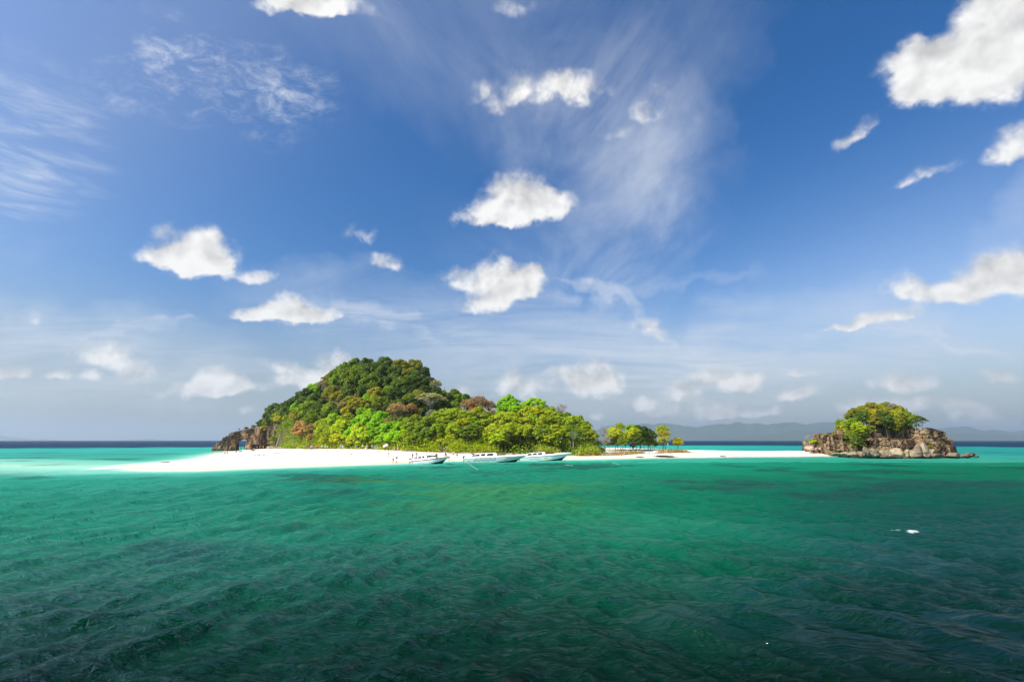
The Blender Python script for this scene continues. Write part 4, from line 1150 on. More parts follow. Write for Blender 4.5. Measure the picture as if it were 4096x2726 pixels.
# trees of the islet: column, row, radius, kind + colour, distance, label
ISLET = '''3360 1693 14 dM 166|small dark tree standing out at the landward edge of the islet wood;3390 1703 22 lL 165|yellow-green tree over the landward shoulder of the islet;3414 1697 26 lM 164|mid green spreading tree near the landward end of the islet;
3434 1711 22 lL 162|lime green bush tree hanging over the islet cliff;3443 1671 23 dD 167|dark green tree above the spreading one on the islet;3408 1666 23 lO 170|olive tree on the landward skyline of the islet;3426 1654 23 lO 172|olive tree, second on the landward skyline of the islet;
3461 1646 26 lO 173|wide olive tree rising to the islet summit;3484 1634 24 lO 174|olive tree beside the islet summit;3512 1639 25 lY 174|golden olive tree at the islet summit;3535 1631 23 lO 175|highest olive crown on the islet;3571 1640 25 lY 174|golden olive tree just seaward of the islet summit;
3595 1647 23 lO 173|olive tree on the seaward skyline of the islet;3497 1666 27 lY 170|golden tree in the middle of the islet wood;3533 1666 29 dO 169|olive green tree under the islet summit;3571 1669 29 lY 169|golden olive tree in the seaward half of the islet wood;3610 1667 27 lY 170|golden tree on the seaward slope of the islet wood;
3633 1676 25 dM 169|dark tree sloping towards the flat-topped islet tree;3541 1690 25 dD 166|dark tree at the front of the islet wood above the red rock;3497 1687 23 lO 165|olive tree at the front of the islet wood;3586 1695 23 dO 166|olive tree at the cliff edge of the islet;3618 1697 21 dD 167|shaded dark tree beside the flat-topped islet tree;
3664 1676 27 uD 169|flat-topped dark tree leaning out at the seaward end of the islet wood;3688 1684 20 uD 170|outermost flat tuft of dark leaves on the seaward islet tree;3384 1727 18 lM 163|green tree hanging down the landward cliff of the islet;3408 1742 20 dM 162|dark tree low in the gully of the islet;
3428 1764 19 dD 161|darkest low tree in the gully of the islet;3398 1765 14 tO 161|dry twiggy bush in the landward gully;3467 1720 11 sO 161|small olive bush on the cliff top of the islet;3488 1708 11 sY 161|small golden bush on the cliff top of the islet;3250 1767 15 sL 188|lime bush at the landward tip of the islet;
3271 1771 14 sO 188|olive bush beside the lime bush at the islet tip;3292 1779 13 sS 188|straw-coloured bush at the landward foot of the islet;3233 1752 15 bG 188|white leafless bush at the landward tip of the islet;3566 1626 17 bG 172|bare branches sticking out of the islet summit;3340 1738 12 sO 168|olive bush on the landward shoulder of the islet;
3306 1738 7 sH 172|tiny green plant on the landward ridge of the islet;3350 1748 14 tO 164|dry twiggy bush on the brown landward cliff;3720 1790 12 tO 160|dry brown scrub on the seaward slope of the islet;3450 1660 22 dO 169|olive tree behind the dark green one on the islet;3372 1714 20 lO 165|olive bush tree under the small tree at the landward end;3396 1732 19 lL 163|lime bush tree low on the landward cliff;3440 1733 19 lM 162|green bush tree at the brow of the gully;3372 1738 14 sO 164|olive bush on the landward cliff below the hanging trees;3418 1757 15 sO 161|olive bush low in the gully beside the darkest tree;3550 1655 25 lO 172|olive tree just below the islet summit;3590 1672 24 dO 168|olive tree amid the golden ones on the islet;3520 1668 22 dD 168|dark tree in the heart of the islet wood'''
scrub = []
for row in ISLET.replace('\n', '').split(';'):
    a, lab = row.split('|')
    px, py, rp, kc, Y = a.split()
    px, py, rp, Y = float(px), float(py), float(rp), float(Y)
    Y += islet_back(px) * .8 if Y < 186 else 6
    c = at(px, py, Y); rm = rp / FPX * Y * (1.38 if kc[0] in 'dl' else 1.1)
    hc = rm * (1.5 if kc[0] in 'dlu' else 0.9)
    o = plant(KIND[kc[0]], Vector((c.x, c.y, c.z - hc)), rm, hc, CLR[kc[1]], 'shrub' if kc[0] == 's' else 'tree', pale=kc[0] in 'bu' or rp > 24)
    tag(o, lab, 'shrub' if kc[0] == 's' else 'tree', 'trees and bushes of the rocky islet')
    if kc[0] in 'dl':
        scrub += [(c.x + rg_.uniform(-1, 1) * rm, c.y + rg_.uniform(-.6, .6) * rm, c.z - rm * rg_.uniform(.2, 1.15)) for _ in range(9)]

scatter_stuff('undergrowth', scrub, 0.17, 'olive', 26, (.6, .6, .5), seed=31)
# ------------------------------------------------------------------ natural rock arch
ATOP = [(858, 1800), (866, 1788), (880, 1774), (899, 1755), (915, 1741), (933, 1729), (972, 1719), (1016, 1709), (1065, 1704), (1095, 1703), (1130, 1716), (1150, 1740)]
blocks = []
YA = 274.0
def arch_block(px, py, Y, rw, rd, rh, tilt=0.0):
    c = at(px, py, Y)
    blocks.append((c, rw / FPX * Y, rd, rh / FPX * Y, (rg_.uniform(-.15, .15), tilt + rg_.uniform(-.15, .15), rg_.uniform(-.3, .3))))
for px in range(868, 939, 7):                      # seaward leg
    tp = top_at(px, ATOP)
    for Y in (YA - 3, YA + 2):
        mid = (tp + 1806) / 2
        arch_block(px + rg_.uniform(-2, 2), mid + 2, Y, 9, 2.6, (1806 - tp) / 2 * rg_.uniform(.84, .98))
for px in range(932, 1020, 7):                     # span
    tp = top_at(px, ATOP)
    lo_ = 1757 - 3 * (1 - ((px - 976) / 26.0) ** 2) + max(0, abs(px - 974) - 24) * 1.6
    for Y in (YA - 3, YA + 2):
        arch_block(px, (tp + lo_) / 2 + 1, Y, 9, 2.6, (lo_ - tp) / 2 * .92)
for px in range(1014, 1150, 9):                    # landward mass, undercut at the foot
    tp = top_at(px, ATOP)
    for Y in (YA - 3, YA + 3, YA + 8):
        foot = 1776 if Y < YA and px > 1014 else 1800
        arch_block(px + rg_.uniform(-2, 2), (tp + foot) / 2 + 2, Y + rg_.uniform(-1, 1), 11, 3.0, (foot - tp) / 2 * rg_.uniform(.86, .98))
arch = rock_mass('rock_arch', blocks, 0.30, m_rock_arch, 9, amp=0.34, cell=2.6)
tag(arch, 'brown rock headland with a natural arch opening onto the sea', 'rock')
for px, py, rp, kc, Y, lab in ((1049, 1717, 17, 'sY', 269, 'golden green bush clinging to the face of the rock arch'), (985, 1711, 8, 'sO', 272, 'small dark bush on the crest right over the arch opening'), (957, 1716, 5, 'bG', 272, 'tiny bare shrub on the crest of the rock arch'),
                               (1015, 1705, 9, 'sO', 274, 'olive bush half way up the crest of the rock arch'), (1040, 1700, 10, 'sD', 275, 'dark bush at the landward end of the arch crest'), (1092, 1755, 13, 'sM', 262, 'green bush at the foot of the arch headland')):
    c = at(px, py, Y); rm = rp / FPX * Y * 1.1
    o = plant(KIND[kc[0]], Vector((c.x, c.y, c.z - rm * .7)), rm, rm * .7, CLR[kc[1]], 'shrub')
    tag(o, lab, 'shrub', 'bushes on the rock arch')
for i, (px, py, bw, bh, lab) in enumerate(((1084, 1789, 34, 10, 'long grey boulder among driftwood beside the rock arch'), (1118, 1790, 26, 8, 'grey boulder at the end of the driftwood line'), (960, 1804, 18, 5, 'dark rock awash in front of the arch opening'), (1010, 1800, 16, 5, 'low dark rock on the sand before the arch'), (1142, 1788, 18, 6, 'small grey boulder under the brown-leaved trees'))):
    g_ = ground_at(px, py + bh / 2) or at(px, py, 262)
    c = at(px, py, g_.y)
    o = link('boulder', boulder_mesh(300 + i, m_boulder_dark if i in (2, 3) else m_boulder_red, 3))
    s_ = g_.y / FPX / 2
    o.location = c; o.scale = (bw * s_, bw * s_ * .7, bh * s_ * 1.15)
    tag(o, lab, 'boulder', 'boulders by the rock arch')
# ------------------------------------------------------------------ speedboats
def boat_paint(name, c, rough=0.28):
    m, t = material(name)
    g = t.n('ShaderNodeTexCoord').outputs['Object']
    n = t.noise(t.n('ShaderNodeMapping', {'Vector': g, 'Scale': (0.6, 1, 2.2)}).outputs[0], 2.0, 6, 0.65)
    cc = t.mix(t.sstep(n, 0.45, 0.75), c, tuple(x * 0.82 for x in c))
    b = t.n('ShaderNodeBsdfPrincipled', {'Base Color': cc, 'Roughness': rough, 'Specular IOR Level': 0.45})
    t.n('ShaderNodeOutputMaterial', {0: b.outputs[0]})
    return m
m_gel = boat_paint('white_gelcoat', (0.82, 0.83, 0.80))
m_hullgrey = boat_paint('pale_hull', (0.70, 0.76, 0.72))
m_black = boat_paint('antifouling', (0.018, 0.022, 0.022), 0.5)
m_redtrim = boat_paint('red_trim', (0.55, 0.15, 0.10))
m_greytrim = boat_paint('grey_trim', (0.24, 0.27, 0.27))
m_orange = boat_paint('orange_trim', (0.62, 0.28, 0.08))
m_greendecal = boat_paint('green_decal', (0.035, 0.10, 0.075))
m_ink = boat_paint('dark_lettering', (0.10, 0.12, 0.13))
m_inkpale = boat_paint('grey_lettering', (0.30, 0.33, 0.34))
m_yellowdecal = boat_paint('yellow_decal', (0.55, 0.58, 0.15))
m_seat = simple('seat_vinyl', (0.10, 0.035, 0.028), 0.5, 0.3, var=0.3)
m_seatdark = simple('dark_seat_vinyl', (0.035, 0.032, 0.030), 0.5, 0.3, var=0.3)
m_seatbeige = simple('beige_seat_vinyl', (0.45, 0.36, 0.25), 0.6, 0.3, var=0.25)
m_canvas = simple('white_canvas', (0.80, 0.79, 0.75), 0.8, 0.1, var=0.06, scale=2.0)
m_steel = simple('stainless_rail', (0.62, 0.63, 0.63), 0.25, 0.5, metal=0.9)
m_engine = simple('engine_cowl', (0.05, 0.055, 0.06), 0.35, 0.4)
m_engine_grey = simple('engine_leg', (0.20, 0.21, 0.22), 0.5, 0.4)
m_rope = simple('rope', (0.62, 0.60, 0.42), 0.9, 0.1)
m_yellowrope = simple('yellow_rope', (0.72, 0.60, 0.05), 0.9, 0.1)
m_glass, t = material('tinted_glass')
b = t.n('ShaderNodeBsdfPrincipled', {'Base Color': (0.035, 0.028, 0.025, 1), 'Roughness': 0.06, 'Specular IOR Level': 0.6})
t.n('ShaderNodeOutputMaterial', {0: b.outputs[0]})

def part(name, V, F, mat, parent, smooth_shade=True):
    return link(name, mesh_np(name, V, F, mat, smooth_shade), parent)
def tube(name, pts, r, mat, parent=None, sides=6, taper=None):
    rr_ = [r] * len(pts) if taper is None else list(np.linspace(r, taper, len(pts)))
    v, f = tube_np(pts, rr_, sides)
    n = len(v)
    caps = [[k for k in range(sides)][::-1], [n - sides + k for k in range(sides)]]
    me = bpy.data.meshes.new(name)
    me.from_pydata([tuple(x) for x in v], [], [tuple(int(i) for i in q) for q in f] + caps)
    me.polygons.foreach_set('use_smooth', np.ones(len(me.polygons), bool))
    me.materials.append(mat); me.update()
    return link(name, me, parent)
def box_mesh(name, sx, sy, sz, mat, bev=0.03):
    bm = bmesh.new()
    bmesh.ops.create_cube(bm, size=1)
    for v in bm.verts:
        v.co = Vector((v.co.x * sx, v.co.y * sy, v.co.z * sz))
    bmesh.ops.bevel(bm, geom=list(bm.edges), offset=min(bev, min(sx, sy, sz) * .4), segments=2, affect='EDGES')
    me = bpy.data.meshes.new(name); bm.to_mesh(me); bm.free()
    me.materials.append(mat)
    return me
class Hull:
    def __init__(s, L, B, z0, z1, draft=0.45):
        s.L, s.B, s.z0, s.z1, s.draft = L, B, z0, z1, draft
    def beam(s, u):
        t_ = max(0.0, (u - 0.42) / 0.58)
        return s.B / 2 * (0.94 + 0.06 * min(u / .4, 1)) * max(0.0, 1 - t_ ** 2.6) ** 0.75 + 0.03
    def sheer(s, u):
        b = s.beam(u)
        return (-s.L / 2 + s.L * u, b, s.z0 + (s.z1 - s.z0) * u ** 1.6)
    def chine(s, u):
        b = s.beam(u) * (0.86 - 0.42 * max(0, (u - .5) / .5) ** 1.8)
        return (-s.L / 2 + s.L * (u - 0.075 * u ** 3), b, 0.10 + (s.z1 * 0.62) * max(0, (u - 0.35) / 0.65) ** 2.3)
    def keel(s, u):
        return (-s.L / 2 + s.L * (u - 0.15 * u ** 3), 0.012, -s.draft + (s.z1 * 0.46 + s.draft) * max(0, (u - 0.80) / 0.20) ** 2.2)
    def side(s, u, v, off=0.008, sgn=-1):
        c, e = s.chine(u), s.sheer(u)
        bulge = 0.05 * math.sin(math.pi * v)
        p = [c[i] + (e[i] - c[i]) * v for i in range(3)]
        return (p[0], sgn * (p[1] + bulge + off), p[2])
def loft(rows):
    V = np.array([p for r in rows for p in r], float)
    return V, grid_faces(len(rows), len(rows[0]))
def strip_on_side(H, pts, width, off=0.012):
    """A ribbon on the near side of the hull along (u, v) points; width in v."""
    rows = [[H.side(u, v - width / 2, off), H.side(u, v + width / 2, off)] for u, v in pts]
    return loft(rows)
def lettering(text, H, u0, v0, hgt, length, mat, parent, name='lettering', slant=0.0):
    cu = bpy.data.curves.new(name, 'FONT')
    cu.body = text; cu.size = 1.0; cu.resolution_u = 2; cu.shear = slant
    tmp = link('tmp', cu)
    dg = bpy.context.evaluated_depsgraph_get(); dg.update()
    me = bpy.data.meshes.new_from_object(tmp.evaluated_get(dg))
    bpy.data.objects.remove(tmp); bpy.data.curves.remove(cu)
    if len(me.vertices) == 0:
        return None
    P = np.array([v.co[:] for v in me.vertices])
    w_ = P[:, 0].max() - P[:, 0].min()
    sc = length / max(w_, 1e-3)
    for v, p in zip(me.vertices, P):
        u = u0 + (p[0] - P[:, 0].min()) * sc / H.L
        v.co = H.side(u, v0 + p[1] * hgt, 0.014)
    me.materials.clear(); me.materials.append(mat)
    me.name = name
    return link(name, me, parent)

def make_boat(label, H, loc, rz, pitch, trim, style):
    root = empty('speedboat', loc)
    root.rotation_euler = (0, -pitch, rz)
    tag(root, label, 'speedboat', 'speedboats moored at the beach')
    us = [i / 40 for i in range(41)]
    U = lambda a, b_, n: [a + (b_ - a) * i / (n - 1) for i in range(n)]
    # hull sides (round both sides and the transom) and black bottom
    rows = []
    for u in us:
        rows.append([H.side(u, v / 6, 0, 1) for v in range(6, -1, -1)] )
    Vp, Fp = loft(rows)
    rows = [[H.side(u, v / 6, 0, -1) for v in range(7)] for u in us]
    Vs, Fs = loft(rows)
    tr_ = [[H.side(0, v / 6, 0, -1), H.side(0, v / 6, 0, 1)] for v in range(7)]
    Vt, Ft = loft(tr_)
    V, F = join_np([(Vp, Fp), (Vs, Fs), (Vt, Ft)])
    part('hull', V, F, m_hullgrey, root)
    rows = []
    for u in us:
        c, k = H.chine(u), H.keel(u)
        rows.append([(c[0], c[1], c[2]), ((c[0] + k[0]) / 2, c[1] * .52, c[2] * .45 + k[2] * .55), (k[0], 0, k[2]), ((c[0] + k[0]) / 2, -c[1] * .52, c[2] * .45 + k[2] * .55), (c[0], -c[1], c[2])])
    V, F = loft(rows)
    part('hull_bottom', V, F, m_black, root)
    # rubbing strake
    pts = [(H.sheer(u)[0], -H.sheer(u)[1] - 0.03, H.sheer(u)[2]) for u in us]
    pts += [(H.sheer(u)[0], H.sheer(u)[1] + 0.03, H.sheer(u)[2]) for u in us[::-1]]
    tube('rub_rail', pts, 0.055 if style != 'wave' else 0.035, trim, root, 6)
    # deck moulding above the sheer
    hi = 0.42 if style == 'wave' else 0.40
    def deckz(u):
        return H.sheer(u)[2] + hi * (1 - 0.75 * max(0, (u - .55) / .45) ** 1.5) * (0.55 + 0.45 * min(u / .12, 1))
    rows = []
    for u in us:
        x, b, z = H.sheer(u); zt = deckz(u)
        cock = 0.07 < u < 0.66
        inner = max(b - 0.42, b * .35)
        mid = zt + (0.05 if not cock else -0.62)
        rows.append([(x, -b, z), (x, -b * .97, z + (zt - z) * .6), (x, -b * .88, zt), (x, -inner, zt + .01), (x, -inner * .98, mid), (x, 0, mid + (0.05 if not cock else 0)), (x, inner * .98, mid), (x, inner, zt + .01), (x, b * .88, zt), (x, b * .97, z + (zt - z) * .6), (x, b, z)])
    V, F = loft(rows)
    part('deck', V, F, m_gel, root)
    # bow plate and pulpit
    xb, bb, zb = H.sheer(1.0)
    part('bow_platform', *loft([[(xb - .5, -.22, zb + .06), (xb - .5, .22, zb + .06)], [(xb + .28, -.13, zb + .13), (xb + .28, .13, zb + .13)], [(xb + .28, -.12, zb + .05), (xb + .28, .12, zb + .05)], [(xb - .5, -.2, zb - .04), (xb - .5, .2, zb - .04)]]), trim if style != 'wave' else m_orange, root)
    rail = [(H.sheer(u)[0], -H.sheer(u)[1] * .86, deckz(u) + .02 + .30 * math.sin(math.pi * min(1, (u - .74) / .12 if u < .86 else 1) / 2)) for u in U(.74, .97, 8)]
    for sg in (1, -1):
        r_ = tube('bow_rail', [(p[0], p[1] * sg, p[2]) for p in rail], 0.018, m_steel, root, 5)
        for k in (2, 4, 6):
            tube('rail_post', [(rail[k][0], rail[k][1] * sg, deckz(.74 + .23 * k / 7) - .02), (rail[k][0], rail[k][1] * sg, rail[k][2])], 0.014, m_steel, r_, 4)
    # cabin sides: slanted window panels between white pillars, on both sides
    z_of = lambda u: deckz(u)
    if style == 'wave':
        wins = [(.115, .245, .10, .30), (.265, .335, .30, .36), (.36, .465, .34, .38)]
        ch = 0.62
    elif style == 'hotel':
        wins = [(.05, .135, .10, .22), (.155, .235, .20, .32), (.255, .335, .28, .36), (.355, .44, .30, .38)]
        ch = 0.55
    else:
        wins = [(.10, .20, .14, .30), (.215, .30, .26, .36), (.315, .39, .30, .40)]
        ch = 0.50
    def cab(u, hh, sg, off=0.0):
        x, b, z = H.sheer(u)
        inn = b * .88 - 0.06
        return (x, sg * (inn - hh * 0.32 + off), z_of(u) + 0.01 + hh)
    ua, ub = wins[0][0] - .03, wins[-1][1] + .05
    top = lambda u: ch * smooth(u, ua - .10, ua + .22) * (1 - 0.55 * smooth(u, ub - .03, ub + .09))
    for sg in (-1, 1):
        rows = []
        for u in U(ua, ub, 22):
            h_ = float(top(u)) + 0.03
            rows.append([cab(u, 0, sg), cab(u, h_ * .55, sg), cab(u, h_, sg), cab(u, h_, sg, -.07)])
        cs = part('cabin_side', *loft(rows), m_gel, root)
        for (a, b_, f0, f1) in wins:
            rows = []
            for u in U(a, b_, 7):
                k = (u - a) / (b_ - a)
                h_ = float(top(u))
                lo_, hi_ = h_ * .04, h_ * (.93 if k > 0.05 else .6)
                sl = 0.018 * (1 if style != 'hotel' else -1)
                rows.append([cab(u, lo_, sg, .012), cab(u + sl * (0 if style == 'wave' else .3), hi_, sg, .012)])
            part('window', *loft(rows), m_glass, cs)
    # roof canopy on posts
    if style != 'small':
        rows = []
        for u in U(ua + .06, ub - .03, 12):
            x, b, z = H.sheer(u); zt = z_of(u) + float(top(u)) + .03
            w_ = b * .70
            rows.append([(x, -w_, zt - .05), (x, -w_ * .9, zt + .02), (x, 0, zt + .05), (x, w_ * .9, zt + .02), (x, w_, zt - .05)])
        part('canopy', *loft(rows), m_canvas, root)
    else:
        for sg in (-1, 1):
            for (a, b_) in ((.30, .26), (.30, .36), (.40, .36)):
                tube('canopy_frame', [cab(a, .05, sg), cab(b_, ch + .10, sg, -.1)], 0.025, m_gel, root, 5)
        rows = []
        for u in U(.34, .62, 8):
            x, b, z = H.sheer(u); zt = z_of(u) + .70
            rows.append([(x, -b * .66, zt - .04), (x, 0, zt + .05), (x, b * .66, zt - .04)])
        part('canopy', *loft(rows), m_seatdark, root)
        for u in (.36, .48, .60):
            for sg in (-1, 1):
                x, b, z = H.sheer(u)
                tube('canopy_post', [(x, sg * b * .64, z_of(u)), (x, sg * b * .64, z_of(u) + .68)], 0.022, m_steel, root, 5)
    # swept fin of the stern arch
    if style != 'small':
        for sg in (-1, 1):
            x, b, z = H.sheer(ua + .02)
            z_ = z_of(ua + .02)
            if style == 'wave':
                q = [(x + .5, sg * b * .74, z_ + .35), (x - .35, sg * b * .70, z_ + .95), (x + 1.05, sg * b * .70, z_ + .42)]
            else:
                q = [(x - .3, sg * b * .80, z_ + .02), (x + .72, sg * b * .70, z_ + .62), (x + .40, sg * b * .76, z_ + .12)]
            V = [np.array(p) + np.array((0, dy, 0)) for dy in (-.03, .03) for p in q]
            me = bpy.data.meshes.new('arch_fin')
            me.from_pydata([tuple(v) for v in V], [], [(0, 1, 2), (5, 4, 3), (0, 3, 4, 1), (1, 4, 5, 2), (2, 5, 3, 0)])
            me.materials.append(m_seat if style == 'wave' else m_greytrim)
            link('arch_fin', me, root)
    # seats: rows in the open cockpit
    sm = {'wave': m_seat, 'hotel': m_seatdark, 'small': m_seatbeige}[style]
    s_me = box_mesh('seat', .52, .9, .42, sm, .06); k_me = box_mesh('seat_back', .14, .9, .55, sm, .05)
    n_rows = {'wave': 7, 'hotel': 6, 'small': 4}[style]
    for i in range(n_rows):
        u = .16 + (.63 - .16) * i / (n_rows - 1)
        x, b, z = H.sheer(u); fl = z_of(u) - .60
        for sg in (-1, 1):
            st = link('seat', s_me, root); st.location = (x, sg * b * .36, fl + .24)
            bk = link('backrest', k_me, st); bk.location = (-.24, 0, .42)
    # windscreen before the foredeck and dark cushions behind it
    uw = .66
    x, b, z = H.sheer(uw)
    zt = z_of(uw)
    rows = []
    for k in range(9):
        a = -1 + 2 * k / 8
        rows.append([(x - .05 - .5 * a * a, a * b * .74, zt), (x - .42 - .5 * a * a, a * b * .62, zt + .34)])
    part('windscreen', *loft(rows), m_glass, root)
    for k in range(7):
        u = ub + .015 + k * (.655 - ub) / 7
        x, b, z = H.sheer(u)
        hh = (.34, .26, .42, .30, .22, .36, .24)[k]
        q = link('cushion', box_mesh('cushion', H.L * (.64 - ub) / 7.5, b * 1.25, hh, (m_seatdark, m_seat, m_seatdark)[k % 3], .08), root)
        q.location = (x, 0, z_of(u) + hh * .42)
    con = link('helm_console', box_mesh('helm_console', .55, .7, .8, m_seatdark, .08), root)
    x, b, z = H.sheer(.58); con.location = (x, -b * .25, z_of(.58) - .15)
    # outboard engines on the transom
    for k in range(3 if style != 'small' else 2):
        y = (k - (1 if style != 'small' else .5)) * .62
        e = link('outboard_engine', box_mesh('outboard_engine', .46, .36, .56, m_engine, .12), root)
        e.location = (-H.L / 2 - .28, y, H.z0 + .30)
        lg = link('engine_leg', box_mesh('engine_leg', .18, .12, .95, m_engine_grey, .04), e)
        lg.location = (.02, 0, -.70)
        pl_ = link('cavitation_plate', box_mesh('cavitation_plate', .40, .22, .03, m_engine_grey, .01), e)
        pl_.location = (-.05, 0, -1.0)
        tube('propeller_hub', [(-.20, 0, -1.12), (.06, 0, -1.12)], .06, m_engine_grey, e, 8)
    # stern cleats and a boarding rail
    for sg in (-1, 1):
        x, b, z = H.sheer(.02)
        tube('stern_rail', [(x, sg * b * .8, z), (x + .05, sg * b * .8, z + .55), (x + .75, sg * b * .8, z + .62), (x + .85, sg * b * .82, z + .1)], .02, m_steel, root, 5)
    return root
bay = lambda px, py: at_z(px, py, 0.0)

H1 = Hull(9.7, 2.7, 0.92, 1.42, 0.42)
p = bay(1723, 1854)
boat_small = make_boat('smaller white speedboat with red trim, closest to the two bathers at the water', H1, p, rad(-14), rad(3.6), m_redtrim, 'small')
part('stripe', *strip_on_side(H1, [(u / 30, .90) for u in range(0, 30)], .16), m_redtrim, boat_small)
pts = [(.005 + .0, .80), (.02, .80), (.075, .80)]
part('stern_panel_outline', *join_np([strip_on_side(H1, [(.004, .82), (.09, .82)], .14), strip_on_side(H1, [(.006, .10), (.085, .10)], .10), loft([[H1.side(.002, v, .013), H1.side(.026, v, .013)] for v in np.linspace(.08, .86, 6)]), loft([[H1.side(.070, v, .013), H1.side(.088, v, .013)] for v in np.linspace(.08, .86, 6)])]), m_redtrim, boat_small)
lettering('น.นารีสุดา', H1, .615, .60, .16, 1.25, m_inkpale, boat_small)
lettering('33L', H1, .775, .63, .20, .62, m_ink, boat_small)
lettering('speedboat', H1, .22, .16, .16, 1.6, m_inkpale, boat_small)

H2 = Hull(15.8, 3.3, 1.12, 1.50, 0.5)
p = bay(1985, 1847.5)
boat_wave = make_boat('long white speedboat with green wave stripes, in the middle of the three', H2, p, rad(-4), rad(1.2), m_greytrim, 'wave')
for gI in range(5):
    u0 = .145 + gI * .0745
    pieces = []
    for k in range(4):
        pts = []
        for j in range(13):
            tt = j / 12
            pts.append((u0 + .072 * tt, 0.74 - .15 * k * (1 - .15 * tt) - .16 * math.sin(tt * 2 * math.pi) * .55 - .02 * tt))
        pieces.append(strip_on_side(H2, pts, .046, .012 + .001 * k))
    part('wave_decal', *join_np(pieces), m_greendecal, boat_wave)
part('bow_flash', *strip_on_side(H2, [(.645 + .30 * j / 14, .26 + .52 * (j / 14) ** 1.3) for j in range(15)], .11), m_greendecal, boat_wave)
lettering('SPCHDA 70', H2, .535, .56, .20, 1.35, m_inkpale, boat_wave)
lettering('กลิ่นบูชา 1', H2, .665, .66, .17, 1.7, m_ink, boat_wave)
lettering('0000000', H2, .535, .10, .22, 1.75, m_yellowdecal, boat_wave)
part('stern_scroll', *strip_on_side(H2, [(.03 + .10 * j / 10, .62 - .30 * math.sin(j / 10 * math.pi)) for j in range(11)], .04), m_orange, boat_wave)
q = link('stern_hatch', box_mesh('stern_hatch', .30, .05, .34, m_greytrim, .02), boat_wave)
q.location = Vector(H2.side(.07, .38, .0))

H3 = Hull(13.9, 3.1, 1.10, 1.72, 0.5)
p = bay(2184, 1841.5)
boat_hotel = make_boat('white speedboat with a grey stripe and large grey lettering, farthest along the beach', H3, p, rad(-5), rad(2.0), m_greytrim, 'hotel')
part('stripe', *strip_on_side(H3, [(.06 + .92 * u / 30, .93) for u in range(0, 30)], .10), m_greytrim, boat_hotel)
lettering('Bundhaya', H3, .195, .34, .42, 2.95, m_inkpale, boat_hotel, slant=0.15)
lettering('น้ำทะเลงาม', H3, .62, .58, .17, 1.55, m_ink, boat_hotel)
lettering('331', H3, .83, .70, .12, .38, m_inkpale, boat_hotel)
part('logo_patch', *loft([[H3.side(u, .42, .011), H3.side(u, .70, .011)] for u in np.linspace(.475, .545, 6)]), m_yellowdecal, boat_hotel)

# mooring ropes
def rope(label, pts, r, mat):
    o = tube('rope', pts, r, mat, None, 5)
    tag(o, label, 'rope', 'mooring ropes')
def sag(a, b, s, n=9):
    a, b = Vector(a), Vector(b)
    return [tuple(a.lerp(b, i / (n - 1)) - Vector((0, 0, s * math.sin(math.pi * i / (n - 1))))) for i in range(n)]
bpy.context.view_layer.update()
def on_boat(b_, p_):
    return b_.matrix_world @ Vector(p_)
rope('pale rope running from the wave-striped stern down into the water', sag(on_boat(boat_wave, (-7.9, -1.2, .75)), at_z(1912, 1878, 0.05), .10), .024, m_rope)
rope('yellow rope hanging from the bow of the red-trimmed boat', sag(on_boat(boat_small, (4.85, 0, 1.4)), at_z(1809, 1840, 0.25), .12), .026, m_yellowrope)
rope('red rope hanging at the bow of the grey-striped boat', sag(on_boat(boat_hotel, (6.6, -.2, 1.65)), at_z(2285, 1826, 0.3), .05), .02, m_redtrim)
rope('thin pale rope floating ahead of the grey-striped boat', sag(at_z(2405, 1842, 0.03), at_z(2480, 1856, 0.03), .0), .02, m_rope)
rope('thin pale rope floating beside the grey-striped boat', sag(at_z(2240, 1856, 0.03), at_z(2292, 1861, 0.03), .0), .02, m_rope)
# ------------------------------------------------------------------ people
BONES = [('pelvis', 'spine'), ('spine', 'chest'), ('chest', 'neck'), ('neck', 'head'), ('head', 'top')]
for s_ in 'LR':
    BONES += [('chest', 'sho' + s_), ('sho' + s_, 'elb' + s_), ('elb' + s_, 'wri' + s_), ('wri' + s_, 'han' + s_), ('wri' + s_, 'thu' + s_),
              ('pelvis', 'hip' + s_), ('hip' + s_, 'kne' + s_), ('kne' + s_, 'ank' + s_), ('ank' + s_, 'toe' + s_)]
RADII = {'pelvis': (.145, .11), 'spine': (.125, .095), 'chest': (.155, .11), 'neck': (.052, .055), 'head': (.080, .092), 'top': (.062, .075), 'sho': .062, 'elb': .042, 'wri': .028, 'han': .030, 'thu': .012, 'hip': .092, 'kne': .056, 'ank': .038, 'toe': .035}
BASE = {'pelvis': (0, 0, .93), 'spine': (0, .01, 1.10), 'chest': (0, .0, 1.30), 'neck': (0, 0, 1.45), 'head': (0, -.015, 1.55), 'top': (0, 0, 1.65)}
for s_, g_ in (('L', 1), ('R', -1)):
    BASE.update({'sho' + s_: (g_ * .175, 0, 1.37), 'elb' + s_: (g_ * .235, .02, 1.10), 'wri' + s_: (g_ * .25, -.05, .88), 'han' + s_: (g_ * .25, -.07, .78), 'thu' + s_: (g_ * .225, -.10, .83),
                 'hip' + s_: (g_ * .09, 0, .88), 'kne' + s_: (g_ * .10, -.01, .49), 'ank' + s_: (g_ * .10, .02, .08), 'toe' + s_: (g_ * .115, -.14, .035)})
def pose(**kw):
    d = dict(BASE); d.update(kw)
    return d
